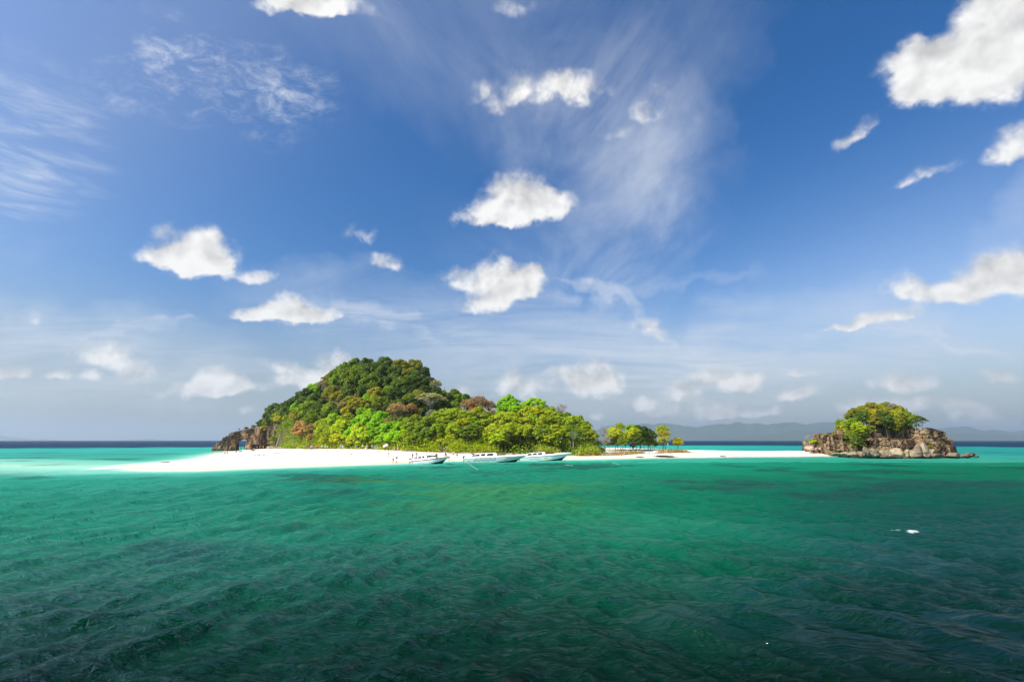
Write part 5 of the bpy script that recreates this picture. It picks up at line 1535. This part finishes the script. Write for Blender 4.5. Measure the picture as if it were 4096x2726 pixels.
POSES = {
    'stand': pose(),
    'walk': pose(kneL=(.10, -.16, .50), ankL=(.10, -.22, .09), toeL=(.11, -.37, .06), kneR=(-.10, .05, .48), ankR=(-.10, .30, .12), toeR=(-.11, .20, .03), elbL=(.24, .14, 1.13), wriL=(.24, .02, .93), hanL=(.24, -.04, .85), thuL=(.21, -.05, .90), elbR=(-.24, -.10, 1.12), wriR=(-.23, -.25, .96), hanR=(-.22, -.31, .90), thuR=(-.19, -.30, .95)),
    'handsup': pose(elbL=(.36, -.10, 1.38), wriL=(.16, -.13, 1.55), hanL=(.10, -.10, 1.60), thuL=(.12, -.12, 1.54), elbR=(-.36, -.10, 1.40), wriR=(-.16, -.13, 1.56), hanR=(-.10, -.10, 1.61), thuR=(-.12, -.12, 1.55)),
    'wide': pose(kneL=(.20, -.02, .48), ankL=(.30, .02, .08), toeL=(.34, -.13, .035), kneR=(-.20, -.02, .48), ankR=(-.30, .02, .08), toeR=(-.34, -.13, .035), elbL=(.36, .02, 1.14), wriL=(.44, -.08, .98), hanL=(.47, -.12, .90), thuL=(.43, -.13, .94)),
    'carry': pose(elbL=(.23, -.08, 1.12), wriL=(.10, -.30, 1.14), hanL=(.04, -.36, 1.16), thuL=(.06, -.33, 1.21), elbR=(-.23, -.08, 1.12), wriR=(-.10, -.30, 1.14), hanR=(-.04, -.36, 1.16), thuR=(-.06, -.33, 1.21), kneL=(.10, -.10, .49), ankL=(.10, -.14, .08), toeL=(.11, -.30, .035), ankR=(-.10, .16, .09), toeR=(-.11, .02, .03)),
    'raise': pose(elbR=(-.28, -.10, 1.46), wriR=(-.22, -.18, 1.70), hanR=(-.21, -.19, 1.80), thuR=(-.18, -.22, 1.75)),
    'sit': pose(pelvis=(0, 0, .10), spine=(0, .02, .28), chest=(0, -.02, .48), neck=(0, -.04, .63), head=(0, -.07, .73), top=(0, -.05, .83), shoL=(.175, -.02, .55), shoR=(-.175, -.02, .55), elbL=(.23, .0, .28), elbR=(-.23, .0, .28), wriL=(.16, -.22, .20), wriR=(-.16, -.22, .20), hanL=(.13, -.30, .18), hanR=(-.13, -.30, .18), thuL=(.09, -.27, .20), thuR=(-.09, -.27, .20),
                hipL=(.09, -.04, .08), hipR=(-.09, -.04, .08), kneL=(.12, -.44, .08), kneR=(-.12, -.44, .08), ankL=(.12, -.46, -.33), ankR=(-.12, -.46, -.33), toeL=(.12, -.61, -.38), toeR=(-.12, -.61, -.38)),
    'squat': pose(pelvis=(0, 0, .13), spine=(0, -.02, .31), chest=(0, -.08, .50), neck=(0, -.12, .64), head=(0, -.15, .74), top=(0, -.14, .84), shoL=(.175, -.08, .57), shoR=(-.175, -.08, .57), elbL=(.25, -.20, .36), elbR=(-.25, -.20, .36), wriL=(.12, -.40, .40), wriR=(-.12, -.40, .40), hanL=(.05, -.44, .40), hanR=(-.05, -.44, .40), thuL=(.07, -.42, .45), thuR=(-.07, -.42, .45),
                  hipL=(.09, -.03, .12), hipR=(-.09, -.03, .12), kneL=(.13, -.40, .46), kneR=(-.13, -.40, .46), ankL=(.12, -.50, .08), ankR=(-.12, -.50, .08), toeL=(.13, -.65, .035), toeR=(-.13, -.65, .035)),
}
def seg_dist(P, a, b):
    a, b = np.asarray(a), np.asarray(b); e = b - a
    t_ = np.clip(((P - a) @ e) / (e @ e + 1e-9), 0, 1)
    return np.linalg.norm(P - a - t_[:, None] * e, axis=1)
m_cloth_cache = {}
def cloth(c):
    k = tuple(round(x, 3) for x in c)
    if k not in m_cloth_cache:
        m_cloth_cache[k] = simple('cloth', c, 0.9, 0.1, var=0.12, scale=9.0)
    return m_cloth_cache[k]
m_skins = [simple('skin', c, 0.6, 0.25) for c in ((0.45, 0.27, 0.17), (0.34, 0.19, 0.11), (0.22, 0.12, 0.07))]
m_hair = simple('hair', (0.02, 0.015, 0.012), 0.6, 0.2)
m_straw = simple('straw_hat', (0.72, 0.62, 0.42), 0.9, 0.1)
FIG = {}
def figure(pn):
    """Body of one pose as a single skin, with shells for shirt, shorts, vest and hair cut from the same surface."""
    J = POSES[pn]
    names = list(J)
    me = bpy.data.meshes.new('sk')
    me.from_pydata([J[n] for n in names], [(names.index(a), names.index(b)) for a, b in BONES], [])
    o = link('tmp', me)
    sk = o.modifiers.new('skin', 'SKIN')
    for i, n in enumerate(names):
        r = RADII[n] if n in RADII else RADII[n[:-1]]
        me.skin_vertices[0].data[i].radius = r if isinstance(r, tuple) else (r, r)
        me.skin_vertices[0].data[i].use_root = (n == 'pelvis')
    sb = o.modifiers.new('sub', 'SUBSURF'); sb.levels = 1; sb.render_levels = 1
    dg = bpy.context.evaluated_depsgraph_get(); dg.update()
    body = bpy.data.meshes.new_from_object(o.evaluated_get(dg))
    bpy.data.objects.remove(o); bpy.data.meshes.remove(me)
    body.name = 'person'
    body.materials.clear(); body.materials.append(m_skins[0])
    body.polygons.foreach_set('use_smooth', np.ones(len(body.polygons), bool))
    P = np.array([v.co[:] for v in body.vertices]); N = np.array([v.normal[:] for v in body.vertices])
    D_ = np.stack([seg_dist(P, J[a], J[b]) for a, b in BONES], 1)
    near = D_.argmin(1)
    bone = lambda i: BONES[near[i]]
    tops, arms, legs, hair = set(), set(), set(), set()
    hd = np.array(J['head']); up = np.array(J['top']) - np.array(J['neck']); up /= np.linalg.norm(up)
    for i in range(len(P)):
        a, b = bone(i)
        if (a, b) in (('pelvis', 'spine'), ('spine', 'chest')) or b.startswith('sho') or (a, b) == ('chest', 'neck'):
            if (P[i] - np.array(J['neck'])) @ up < -.03:
                tops.add(i)
        if b.startswith('elb'):
            arms.add(i)
        if b.startswith('hip') or b.startswith('kne') or (a, b) == ('pelvis', 'spine'):
            q = P[i]; kn = np.array(J['kneL' if q[0] > 0 else 'kneR'])
            if np.linalg.norm(q - kn) > .13:
                legs.add(i)
        if a in ('head',) or b == 'head':
            rel = P[i] - hd
            if rel @ up > .015 or (rel[1] > .02 and rel @ up > -.06):
                hair.add(i)
    def shell(sel, off, name):
        fs = [tuple(p.vertices) for p in body.polygons if all(v in sel for v in p.vertices)]
        if not fs:
            return None
        used = sorted({v for f in fs for v in f}); ix = {v: k for k, v in enumerate(used)}
        m_ = bpy.data.meshes.new(name)
        m_.from_pydata([tuple(P[v] + N[v] * off) for v in used], [], [tuple(ix[v] for v in f) for f in fs])
        m_.polygons.foreach_set('use_smooth', np.ones(len(m_.polygons), bool))
        m_.materials.append(m_hair); m_.update()
        return m_
    return {'body': body, 'shirt': shell(tops | arms, .020, 'shirt'), 'vest': shell(tops, .055, 'life_vest'), 'shorts': shell(legs, .022, 'shorts'), 'top': shell(tops, .012, 'swim_top'), 'hair': shell(hair, .016, 'hair'), 'J': J}
def hat_mesh(r=0.20, h=0.12):
    rows = []
    for rr_, z in ((r, 0), (r * .98, .012), (r * .52, .03), (r * .48, h * .8), (r * .30, h), (0.001, h * 1.02)):
        rows.append([(rr_ * math.cos(2 * math.pi * k / 12), rr_ * math.sin(2 * math.pi * k / 12), z) for k in range(12)])
    V = np.array([p for r_ in rows for p in r_])
    return mesh_np('hat', V, grid_faces(len(rows), 12, wrap=True), m_straw)
HAT = hat_mesh()
def slot(o, m):
    o.material_slots[0].link = 'OBJECT'
    o.material_slots[0].material = m
rp = random.Random(3)
def person(loc, pn, rz, label, shirt=None, shorts=None, hat=None, vest=None, top=None, skin=None, group=None, h=1.0, hair=True):
    if pn not in FIG:
        FIG[pn] = figure(pn)
    f = FIG[pn]
    b_ = link('person', f['body'])
    b_.location = loc; b_.rotation_euler = (0, 0, rz)
    b_.scale = (h * 1.02, h * 1.02, h)
    slot(b_, m_skins[rp.randrange(3) if skin is None else skin])
    for key, c, nm in (('shirt', shirt, 'shirt'), ('vest', vest, 'life_vest'), ('top', top, 'swim_top'), ('shorts', shorts, 'shorts')):
        if c is not None and f[key] is not None:
            q = link(nm, f[key], b_); slot(q, cloth(c))
    if hair and f['hair'] is not None:
        link('hair', f['hair'], b_)
    if hat is not None:
        q = link('hat', HAT, b_); slot(q, cloth(hat))
        t0 = f['J']['top']; q.location = (t0[0], t0[1], t0[2] + .02)
    tag(b_, label, 'person', group)
    return b_
RED, ORG, WHT, BLU, NAV, TEA, LIM, YEL, BLK, GRY, CRM, PNK, BRN, GRN = (.62, .03, .03), (.80, .22, .02), (.82, .82, .80), (.10, .22, .55), (.03, .05, .14), (.05, .40, .38), (.40, .62, .08), (.75, .55, .04), (.02, .02, .022), (.35, .38, .42), (.78, .66, .42), (.75, .45, .45), (.25, .13, .07), (.25, .50, .38)
WALK = 'people walking along the tree line'
CROWD = [   # column, row of the feet, pose, turn, label, clothes
    (1552, 1833, 'handsup', 70, 'person in swim trunks shading the eyes, alone on the open sand', dict(shorts=CRM, skin=0), 'bathers near the boats'),
    (1572, 1851, 'stand', 160, 'person with long dark hair in red shorts at the edge of the water', dict(shorts=RED, top=WHT, skin=0), 'bathers near the boats'),
    (1586, 1852, 'handsup', -20, 'person in a black top and white shorts at the edge of the water', dict(shirt=BLK, shorts=WHT, skin=1), 'bathers near the boats'),
    (1813, 1827, 'wide', 10, 'person in a pink-white top and dark shorts standing astride past the red-trimmed bow', dict(shirt=PNK, shorts=BRN, skin=1), 'bathers near the boats'),
    (1828, 1831, 'stand', 20, 'person in a green shirt standing on the sand between two boats', dict(shirt=GRN, shorts=BRN, skin=1), 'bathers near the boats'),
    (1796, 1843, 'stand', -60, 'person standing behind the bow of the red-trimmed boat, legs in view below it', dict(shirt=BLU, shorts=NAV, skin=2), 'bathers near the boats'),
    (1221, 1784, 'stand', 30, 'person in grey just under the white sign', dict(shirt=GRY, shorts=BLK), WALK),
    (1234, 1787, 'walk', 80, 'person in a plain red shirt, first of the red-shirted group', dict(shirt=RED, shorts=RED), WALK),
    (1244, 1786, 'stand', -20, 'person in a pale blue shirt among the red-shirted group', dict(shirt=(.45, .55, .75), shorts=BLU), WALK),
    (1249, 1789, 'walk', 90, 'person in a red life vest in front of the red-shirted group', dict(shirt=WHT, vest=RED, shorts=BLU), WALK),
    (1257, 1787, 'walk', 100, 'person in a red shirt and blue shorts in the middle of the red-shirted group', dict(shirt=RED, shorts=BLU), WALK),
    (1266, 1788, 'stand', 60, 'person in an orange-red life vest near the end of the red-shirted group', dict(shirt=CRM, vest=(.75, .10, .02), shorts=BLK), WALK),
    (1272, 1787, 'walk', 90, 'person in red and navy, last of the red-shirted group', dict(shirt=RED, shorts=NAV), WALK),
    (1287, 1789, 'stand', 40, 'person in a white shirt and hat beside the red-shirted group', dict(shirt=WHT, shorts=GRY, hat=WHT), WALK),
    (1301, 1790, 'walk', 70, 'person in a long cream shirt and straw hat', dict(shirt=CRM, shorts=CRM, hat=CRM), WALK),
    (1309, 1789, 'stand', 0, 'person in a lime green shirt', dict(shirt=LIM, shorts=GRY), WALK),
    (1340, 1790, 'walk', 70, 'person walking alone in an orange shirt and black shorts', dict(shirt=ORG, shorts=BLK), WALK),
    (1363, 1792, 'carry', 80, 'person in a white shirt and dark shorts, front one of the couple in white', dict(shirt=WHT, shorts=BRN, hat=WHT), WALK),
    (1371, 1789, 'walk', 80, 'person in a white hat, back one of the couple in white', dict(shirt=(.80, .72, .70), shorts=WHT, hat=PNK), WALK),
    (1424, 1793, 'walk', 60, 'person in a teal shirt walking alone', dict(shirt=TEA, shorts=GRY), WALK),
    (1450, 1792, 'handsup', 10, 'person in a cream shirt with both hands at a straw hat', dict(shirt=CRM, shorts=BLK, hat=CRM), WALK),
    (1467, 1795, 'carry', 30, 'person in a white shirt and hat carrying a white shoulder bag', dict(shirt=WHT, shorts=GRY, hat=WHT), WALK),
    (1488, 1796, 'walk', 60, 'person in a pink and white shirt with dark shorts', dict(shirt=(.80, .62, .62), shorts=BRN, hat=CRM), WALK),
    (1500, 1791, 'stand', 0, 'person in a dark teal shirt standing back among the leaves', dict(shirt=(.10, .30, .30), shorts=GRN), WALK),
    (1510, 1795, 'wide', 20, 'person in a blue-grey shirt with one arm held out', dict(shirt=(.30, .36, .46), shorts=GRY), WALK),
    (1540, 1799, 'raise', 60, 'person in dark clothes walking under a white sunshade', dict(shirt=BRN, shorts=BRN), WALK),
    (1553, 1797, 'stand', 10, 'person in brown right beside the white sunshade', dict(shirt=BRN, shorts=BLK), WALK),
    (1582, 1797, 'stand', 40, 'person in a blue shirt beside the orange life vests', dict(shirt=(.25, .32, .55), shorts=BRN), WALK),
    (1591, 1798, 'stand', -10, 'person in an orange life vest and straw hat next to the blue shirt', dict(shirt=ORG, vest=(.80, .30, .12), shorts=GRY, hat=CRM), WALK),
    (1606, 1797, 'walk', 60, 'person in an orange life vest, last in the line along the trees', dict(shirt=ORG, vest=ORG, shorts=CRM), WALK),
    (1005, 1795, 'stand', 20, 'person in a red shirt under the overhang of the rock arch', dict(shirt=RED, shorts=BLK), 'people around the rock arch'),
    (1016, 1796, 'squat', 10, 'person in white crouching under the overhang of the rock arch', dict(shirt=WHT, shorts=GRY), 'people around the rock arch'),
    (1028, 1793, 'stand', 0, 'person in blue in the shade of the rock overhang', dict(shirt=(.10, .18, .32), shorts=NAV), 'people around the rock arch'),
    (1039, 1797, 'walk', 60, 'person in a bright orange shirt in front of the rock overhang', dict(shirt=(.85, .20, .03), shorts=GRY), 'people around the rock arch'),
    (1052, 1798, 'stand', 30, 'person in a yellow and black vest in front of the rock overhang', dict(shirt=BLK, vest=YEL, shorts=YEL), 'people around the rock arch'),
    (953, 1797, 'stand', 60, 'dark figure standing against the seaward side of the arch opening', dict(shirt=NAV, shorts=BLK, skin=2), 'people around the rock arch'),
    (964, 1796, 'squat', 20, 'dark figure crouching in the middle of the arch opening', dict(shirt=BLK, shorts=BLK, skin=2), 'people around the rock arch'),
    (977, 1796, 'walk', 70, 'dark figure wading at the landward side of the arch opening', dict(shirt=GRY, shorts=NAV, skin=2), 'people around the rock arch'),
    (897, 1814, 'squat', 100, 'person in a yellow shirt and white hat sitting at the back of the sand spit', dict(shirt=YEL, shorts=BRN, hat=WHT), 'people sitting on the sand spit'),
    (908, 1813, 'squat', 60, 'person in pink sitting next to the yellow shirt on the sand spit', dict(shirt=PNK, shorts=WHT), 'people sitting on the sand spit'),
    (943, 1809, 'squat', 80, 'person in a red-orange shirt sitting alone on the sand spit', dict(shirt=(.70, .12, .06), shorts=BRN), 'people sitting on the sand spit'),
]
where = {}
for px, py, pn, rz, lab, kw, grp in CROWD:
    g_ = ground_at(px, py)
    if g_ is None:
        g_ = at_z(px, py, 0.0)
    if grp == WALK:                      # on the sand, just clear of the bushes
        Yw = min(g_.y, min(hill_line(px + d_)[0] for d_ in (-40, 0, 30, 60, 90)) - 5.0)
        g_ = at(px, py, Yw); g_.z = ground_z(g_.x, g_.y)
    if lab.startswith('dark figure'):
        g_ = at(px, py, 272.0); g_.z = max(g_.z, -0.4)
    if 'overhang' in lab:
        g_ = at(px, py, 263.0); g_.z = max(ground_z(g_.x, g_.y), -0.2)
    where[lab] = person(g_, pn, rad(rz), lab, group=grp, h=rp.uniform(.96, 1.06), **kw)
# on the boats
def aboard(b_, p_, pn, rz, lab, **kw):
    q = on_boat(b_, p_)
    return person(q, pn, rz, lab, group='people aboard the boats', **kw)
zr = rad(-14)
def deck_pt(H, u, yf):
    x, b, z = H.sheer(u)
    return (x, -b * yf, z)
aboard(boat_small, (H1.sheer(.055)[0], -.75, H1.sheer(.055)[2] + .12), 'carry', rad(60), 'person in an orange life vest standing on the stern of the red-trimmed boat', shirt=ORG, vest=ORG, shorts=PNK, skin=1)
aboard(boat_small, (H1.sheer(.10)[0], .55, H1.sheer(.10)[2] + .30), 'raise', rad(20), 'person in a pale top lifting a bag at the stern of the red-trimmed boat', shirt=(.75, .55, .45), shorts=CRM, skin=0)
x, b, z = H1.sheer(.70)
aboard(boat_small, (x, -b * .90, z + .34), 'sit', zr, 'person in dark clothes sitting on the side of the red-trimmed boat with legs hanging over', shirt=NAV, shorts=(.08, .12, .25), skin=2)
x, b, z = H1.sheer(.88)
aboard(boat_small, (x, -b * .2, z + .22), 'squat', rad(60), 'person in a dark top sitting at the bow of the red-trimmed boat', shirt=NAV, shorts=PNK, skin=2)
x, b, z = H2.sheer(.80)
aboard(boat_wave, (x, -.1, z + .27), 'squat', rad(-70), 'person with an orange vest sitting on the foredeck of the wave-striped boat', shirt=BRN, vest=ORG, shorts=BLK, skin=2)
# ------------------------------------------------------------------ small things on the beach
m_white = simple('white_paint', (0.80, 0.80, 0.78), 0.6, 0.2)
m_drift = simple('driftwood', (0.33, 0.27, 0.21), 0.95, 0.1, var=0.4, scale=2.5)
m_yellowplastic = simple('yellow_plastic', (0.80, 0.66, 0.02), 0.45, 0.3)
m_blueplastic = simple('blue_plastic', (0.06, 0.28, 0.70), 0.45, 0.3)
# white sunshade carried by the walker in dark clothes
w_ = where['person in dark clothes walking under a white sunshade']
rows = []
for r_, z_ in ((0.0, .26), (.30, .24), (.62, .12), (.86, -.06)):
    rows.append([((r_ + .001) * math.cos(2 * math.pi * k / 16) * (1 - .05 * (k % 2)), (r_ + .001) * math.sin(2 * math.pi * k / 16) * (1 - .05 * (k % 2)), z_) for k in range(16)])
root = empty('sunshade', w_.location + Vector((.12, -.20, 1.78)))
root.rotation_euler = (rad(26), rad(-14), 0)
link('canopy', mesh_np('canopy', np.array([p for r_ in rows for p in r_]), grid_faces(4, 16, wrap=True), m_canvas), root)
tube('pole', [(0, 0, -.75), (0, 0, .30)], .014, m_steel, root, 6)
tag(root, 'white sunshade held over the walker in dark clothes', 'umbrella')
# shoulder bag
w_ = where['person in a white shirt and hat carrying a white shoulder bag']
o = link('bag', box_mesh('bag', .34, .14, .40, m_canvas, .06)); o.location = w_.location + Vector((-.32, -.10, .72))
tag(o, 'white shoulder bag carried by the person in white', 'bag')
# notice board
g_ = at(1207, 1788, hill_line(1207)[0] - 1.5); g_.z = ground_z(g_.x, g_.y)
root = empty('sign', (g_.x, g_.y, g_.z - .1))
q = link('board', box_mesh('board', .62, .05, .82, m_white, .01), root); q.location = (0, 0, 2.35); q.rotation_euler = (0, rad(14), 0)
tube('post', [(0, .06, 0), (0, .06, 2.7)], .05, m_drift, root, 6)
tag(root, 'small tilted white board on a post at the edge of the wood', 'sign')
# yellow float, blue cool box and white cloth by the bushes
def on_ground(px, py, dz=0.0):
    g = ground_at(px, py) or at_z(px, py, 2.6)
    return Vector((g.x, g.y, g.z + dz))
o = link('float', box_mesh('float', .86, .55, .46, m_yellowplastic, .10)); o.location = on_ground(1691, 1794.5, .20); o.rotation_euler = (0, 0, rad(12))
tag(o, 'yellow plastic float lying on the sand below the bushes', 'float')
o = link('cool_box', box_mesh('cool_box', .50, .40, .36, m_blueplastic, .04)); o.location = on_ground(1705, 1794, .18)
q = link('lid', box_mesh('lid', .53, .43, .08, m_white, .02), o); q.location = (0, 0, .21)
tag(o, 'blue cool box with a white lid beside the yellow float', 'cool box')
o = link('cloth', box_mesh('cloth', .62, .42, .16, m_white, .07)); o.location = on_ground(1698, 1792, .10)
tag(o, 'white bundle between the yellow float and the cool box', 'bundle')
o = link('cloth', box_mesh('cloth', .55, .4, .50, simple('pink_cloth', (.75, .50, .48), .9, .1), .12)); o.location = on_ground(2129, 1794, .24)
tag(o, "pinkish bundle on the sand behind the grey-striped boat's cabin", 'bundle')
o = link('cloth', box_mesh('cloth', .62, .4, .36, m_yellowplastic, .10)); o.location = on_ground(2200, 1794.5, .16)
tag(o, "yellowish bundle on the sand behind the grey-striped boat's windscreen", 'bundle')
# young plants standing out on the sand
for px, py, r_, lab in ((1813, 1799, 9, 'young umbrella-shaped plant on the sand behind the person in pink'), (2064, 1802, 10, 'young umbrella-shaped plant behind the wave-striped foredeck'), (2141, 1796, 12, "bright lime plant behind the grey-striped boat's cabin")):
    g_ = on_ground(px, py); rm = r_ / FPX * g_.y * 1.1
    o = plant('umbrella' if r_ < 12 else 'shrub', g_, rm, rm * 1.5 if r_ < 12 else rm * .7, 'lime', 'young_plant')
    tag(o, lab, 'plant', 'young plants on the sand')
for px, py, r_, lab in ((1856, 1796, 7, 'creeping green plant, nearest the wave-striped stern fin'), (1880, 1796, 6, 'creeping green plant behind the wave-striped stern'), (1898, 1794, 8, 'creeping green plant before the pale stones'), (2298, 1793, 5, 'small yellow plant at the foot of the pale thick trunk'), (2006, 1793, 7, 'green plant behind the wave-striped windscreen')):
    g_ = on_ground(px, py); rm = r_ / FPX * g_.y
    o = plant('shrub', g_, rm, rm * .5, 'lime', 'young_plant')
    tag(o, lab, 'plant', 'young plants on the sand')
# driftwood
def drift(pts, r, lab, name='driftwood', mat=None, forks=0, seed=1):
    rg = np.random.default_rng(seed)
    parts_ = [tube_np(limb_path(rg, pts[0], pts[1], 6, .06), list(np.linspace(r, r * .5, 6)), 7)]
    a, b_ = np.array(pts[0], float), np.array(pts[1], float)
    L = np.linalg.norm(b_ - a)
    for k in range(forks):
        s0 = a + (b_ - a) * rg.uniform(.15, .9)
        e = s0 + (b_ - a) / L * rg.uniform(-.1, .35) * L + np.array((0, rg.normal(0, .1) * L, abs(rg.normal(.05, .06)) * L))
        parts_.append(tube_np(limb_path(rg, s0, e, 4, .12), [r * .5, r * .4, r * .28, r * .12], 5))
    v, f = join_np(parts_)
    o = link(name, mesh_np(name, v, f, mat or m_drift))
    tag(o, lab, 'driftwood', 'driftwood along the top of the beach')
def gp(px, py, dz=0.0):
    return tuple(on_ground(px, py, dz))
for i, (x0, y0, x1, y1, r_, fk, lab) in enumerate((
        (1075, 1790, 1128, 1788, .42, 9, 'big grey tangle of driftwood beside the rock arch'), (1105, 1790, 1172, 1788, .30, 7, 'long grey driftwood trunk with branches inland of the arch'), (1160, 1790, 1206, 1788, .22, 5, 'thin grey driftwood below the white sign'),
        (1612, 1795, 1668, 1790, .20, 7, 'forked grey driftwood beside the last orange life vest'), (1640, 1793, 1690, 1792, .16, 5, 'grey log behind the red-trimmed stern'), (1840, 1791, 1905, 1789, .18, 5, 'pale log before the bushes behind the wave-striped stern'),
        (1720, 1792, 1800, 1791, .13, 3, 'long pale log behind the red-trimmed boat'), (2190, 1790, 2262, 1786, .13, 6, "reddish branch on the litter behind the grey-striped boat's foredeck"), (2390, 1787, 2450, 1780, .16, 10, 'pale fallen branches under the leafless grey tree'), (2495, 1789, 2512, 1772, .13, 6, 'pale forked stump near the dark round tree'))):
    a = Vector(gp(x0, max(y0, 1791.5), r_ * .7))
    if a.y > hill_line(x0)[0] - 1.5 or a.y < 100:
        a = at(x0, y0, hill_line(x0)[0] - 1.9)
        a.z = ground_z(a.x, a.y) + r_ * .7
    b_ = at(x1, y1, a.y + 1.5 + i % 3)
    b_.z = ground_z(b_.x, b_.y) + r_ * (.9 if 'stump' not in lab else 14)
    drift((a, b_), r_, lab, forks=fk, seed=40 + i, mat=m_palebark if 'pale' in lab else None)
g_ = on_ground(1649, 1791)
drift((g_ - Vector((0, 0, .2)), g_ + Vector((.2, .2, 3.6))), .12, 'dead upright trunk behind the red-trimmed stern', 'dead_trunk', forks=3, seed=71)
g_ = on_ground(2283, 1792)
drift((g_ - Vector((0, 0, .3)), g_ + Vector((.2, .8, 2.0))), .50, 'pale thick trunk at the foot of the feathery tree', 'driftwood_stump', mat=m_palebark, forks=2, seed=73)
# lines of dry weed and scraps washed up on the sand
def washed(cx, cy, w_px, n, seed, mat_c, size=.12, spread_y=.35, name='washed_up_weed', h=.02):
    rg = np.random.default_rng(seed)
    g = on_ground(cx, cy)
    wm = w_px / FPX * g.y / 2
    P = np.stack([g.x + rg.normal(0, .5, n) * wm, g.y + rg.normal(0, 1, n) * spread_y * (1 + .4 * wm), np.zeros(n)], 1)
    P[:, 2] = sand_z(P[:, 0], P[:, 1]) + rg.uniform(0.01, h + .02, n)
    N = rg.normal(0, .3, P.shape); N[:, 2] += .8
    v, f = leaf_quads(rg, P, N, size, .5, 2.0)
    o = link(name, mesh_np(name, v, f, m_leaf, smooth_shade=False))
    o.color = (*mat_c, 1)
    o['kind'] = 'stuff'
weedc = (.16, .11, .05)
for i, (cx, cy, w_px, n) in enumerate(((1110, 1811, 44, 150), (1030, 1819, 60, 120), (1070, 1818, 50, 110), (660, 1849, 40, 110), (695, 1861, 14, 30), (1515, 1806, 24, 80), (1308, 1805, 8, 40), (1405, 1817, 8, 50), (1350, 1805, 16, 40), (2480, 1795, 40, 60), (2350, 1797, 60, 60), (2640, 1793, 50, 60), (1610, 1796, 40, 60), (3165, 1810, 10, 30))):
    washed(cx, cy, w_px, n, 300 + i, weedc, .09)
washed(2660, 1826.5, 54, 1100, 400, (.045, .040, .016), .15, .35, 'seaweed', .22)
washed(2560, 1827.5, 26, 220, 401, (.07, .06, .03), .12, .3, 'seaweed', .08)
washed(2890, 1824.5, 16, 70, 402, (.06, .05, .03), .12, .25, 'seaweed', .1)
# pale coral stones along the top of the beach
o_pts = []
rg_ = random.Random(91)
V_, F_ = [], []
for px0, px1, n in ((1745, 1800, 26), (1860, 1925, 36), (1090, 1210, 40), (2290, 2400, 18)):
    for k in range(n):
        g_ = on_ground(rg_.uniform(px0, px1), rg_.uniform(1790.5, 1793))
        bm = bmesh.new(); bmesh.ops.create_icosphere(bm, subdivisions=1, radius=1)
        s_ = rg_.uniform(.08, .26)
        vs = np.array([v.co[:] for v in bm.verts]) * np.array((s_ * 1.4, s_, s_ * .6)) * (1 + np.random.default_rng(k).normal(0, .12, (len(bm.verts), 1)))
        V_.append((vs + np.array(g_), np.array([[v.index for v in f.verts] for f in bm.faces]))); bm.free()
v, f = join_np(V_)
o = link('coral_stones', mesh_np('coral_stones', v, f, simple('coral_stone', (.66, .56, .46), .9, .1, var=.2), smooth_shade=False))
o['kind'] = 'stuff'
# a bird over the hill
c = at(1345, 1424, 230)
V = [(0, -.35, 0), (0, .30, .02), (.10, 0, .05), (-.10, 0, .05), (.55, .05, .22), (1.15, .18, .12), (.50, -.16, .18), (-.55, .05, .22), (-1.15, .18, .12), (-.50, -.16, .18), (0, 0, -.09), (.09, .48, .02), (-.09, .48, .02)]
Fb = [(0, 2, 10), (0, 10, 3), (2, 1, 10), (1, 3, 10), (0, 3, 2), (1, 2, 3), (2, 4, 6), (4, 5, 6), (2, 6, 0), (3, 9, 7), (7, 9, 8), (3, 0, 9), (1, 11, 12)]
me = bpy.data.meshes.new('bird'); me.from_pydata(V, [], Fb); me.materials.append(simple('bird_feathers', (.03, .03, .03), .8, .1))
o = link('bird', me); o.location = c; o.rotation_euler = (0, rad(35), rad(50))
tag(o, 'dark bird gliding in the sky beside the wooded summit', 'bird')
# sails of two distant yachts before the mountains
m_sail = simple('sail', (.85, .84, .80), .8, .1)
for px, py, h_, Y, lab in ((2672, 1769, 9, 560, 'small white boat anchored beyond the last trees of the sandbar'),):
    c = at_z(px, 1762 if Y > 1000 else 1771, 0); c = at(px, 1765, Y); c.z = 0
    hm = h_ / FPX * Y
    root = empty('sailing_boat', c)
    V, F = loft([[(-hm * .28 + hm * .56 * u, s_ * hm * .07 * (1 - u ** 3), (.10 if k else -.02) * hm) for (s_, k) in ((-1, 1), (-.6, 0), (.6, 0), (1, 1))] for u in np.linspace(0, 1, 7)])
    part('hull', V, F, m_gel, root)
    tube('mast', [(0, 0, .02 * hm), (0, 0, hm)], hm * .012, m_steel, root, 5)
    V, F = loft([[(-.02 * hm, .0, z_ * hm), (-.02 * hm - (.30 * hm) * (1 - (z_ - .15) / .83), .04 * hm, z_ * hm)] for z_ in np.linspace(.15, .98, 6)])
    part('sail', V, F, m_sail, root)
    tag(root, lab, 'sailing boat')
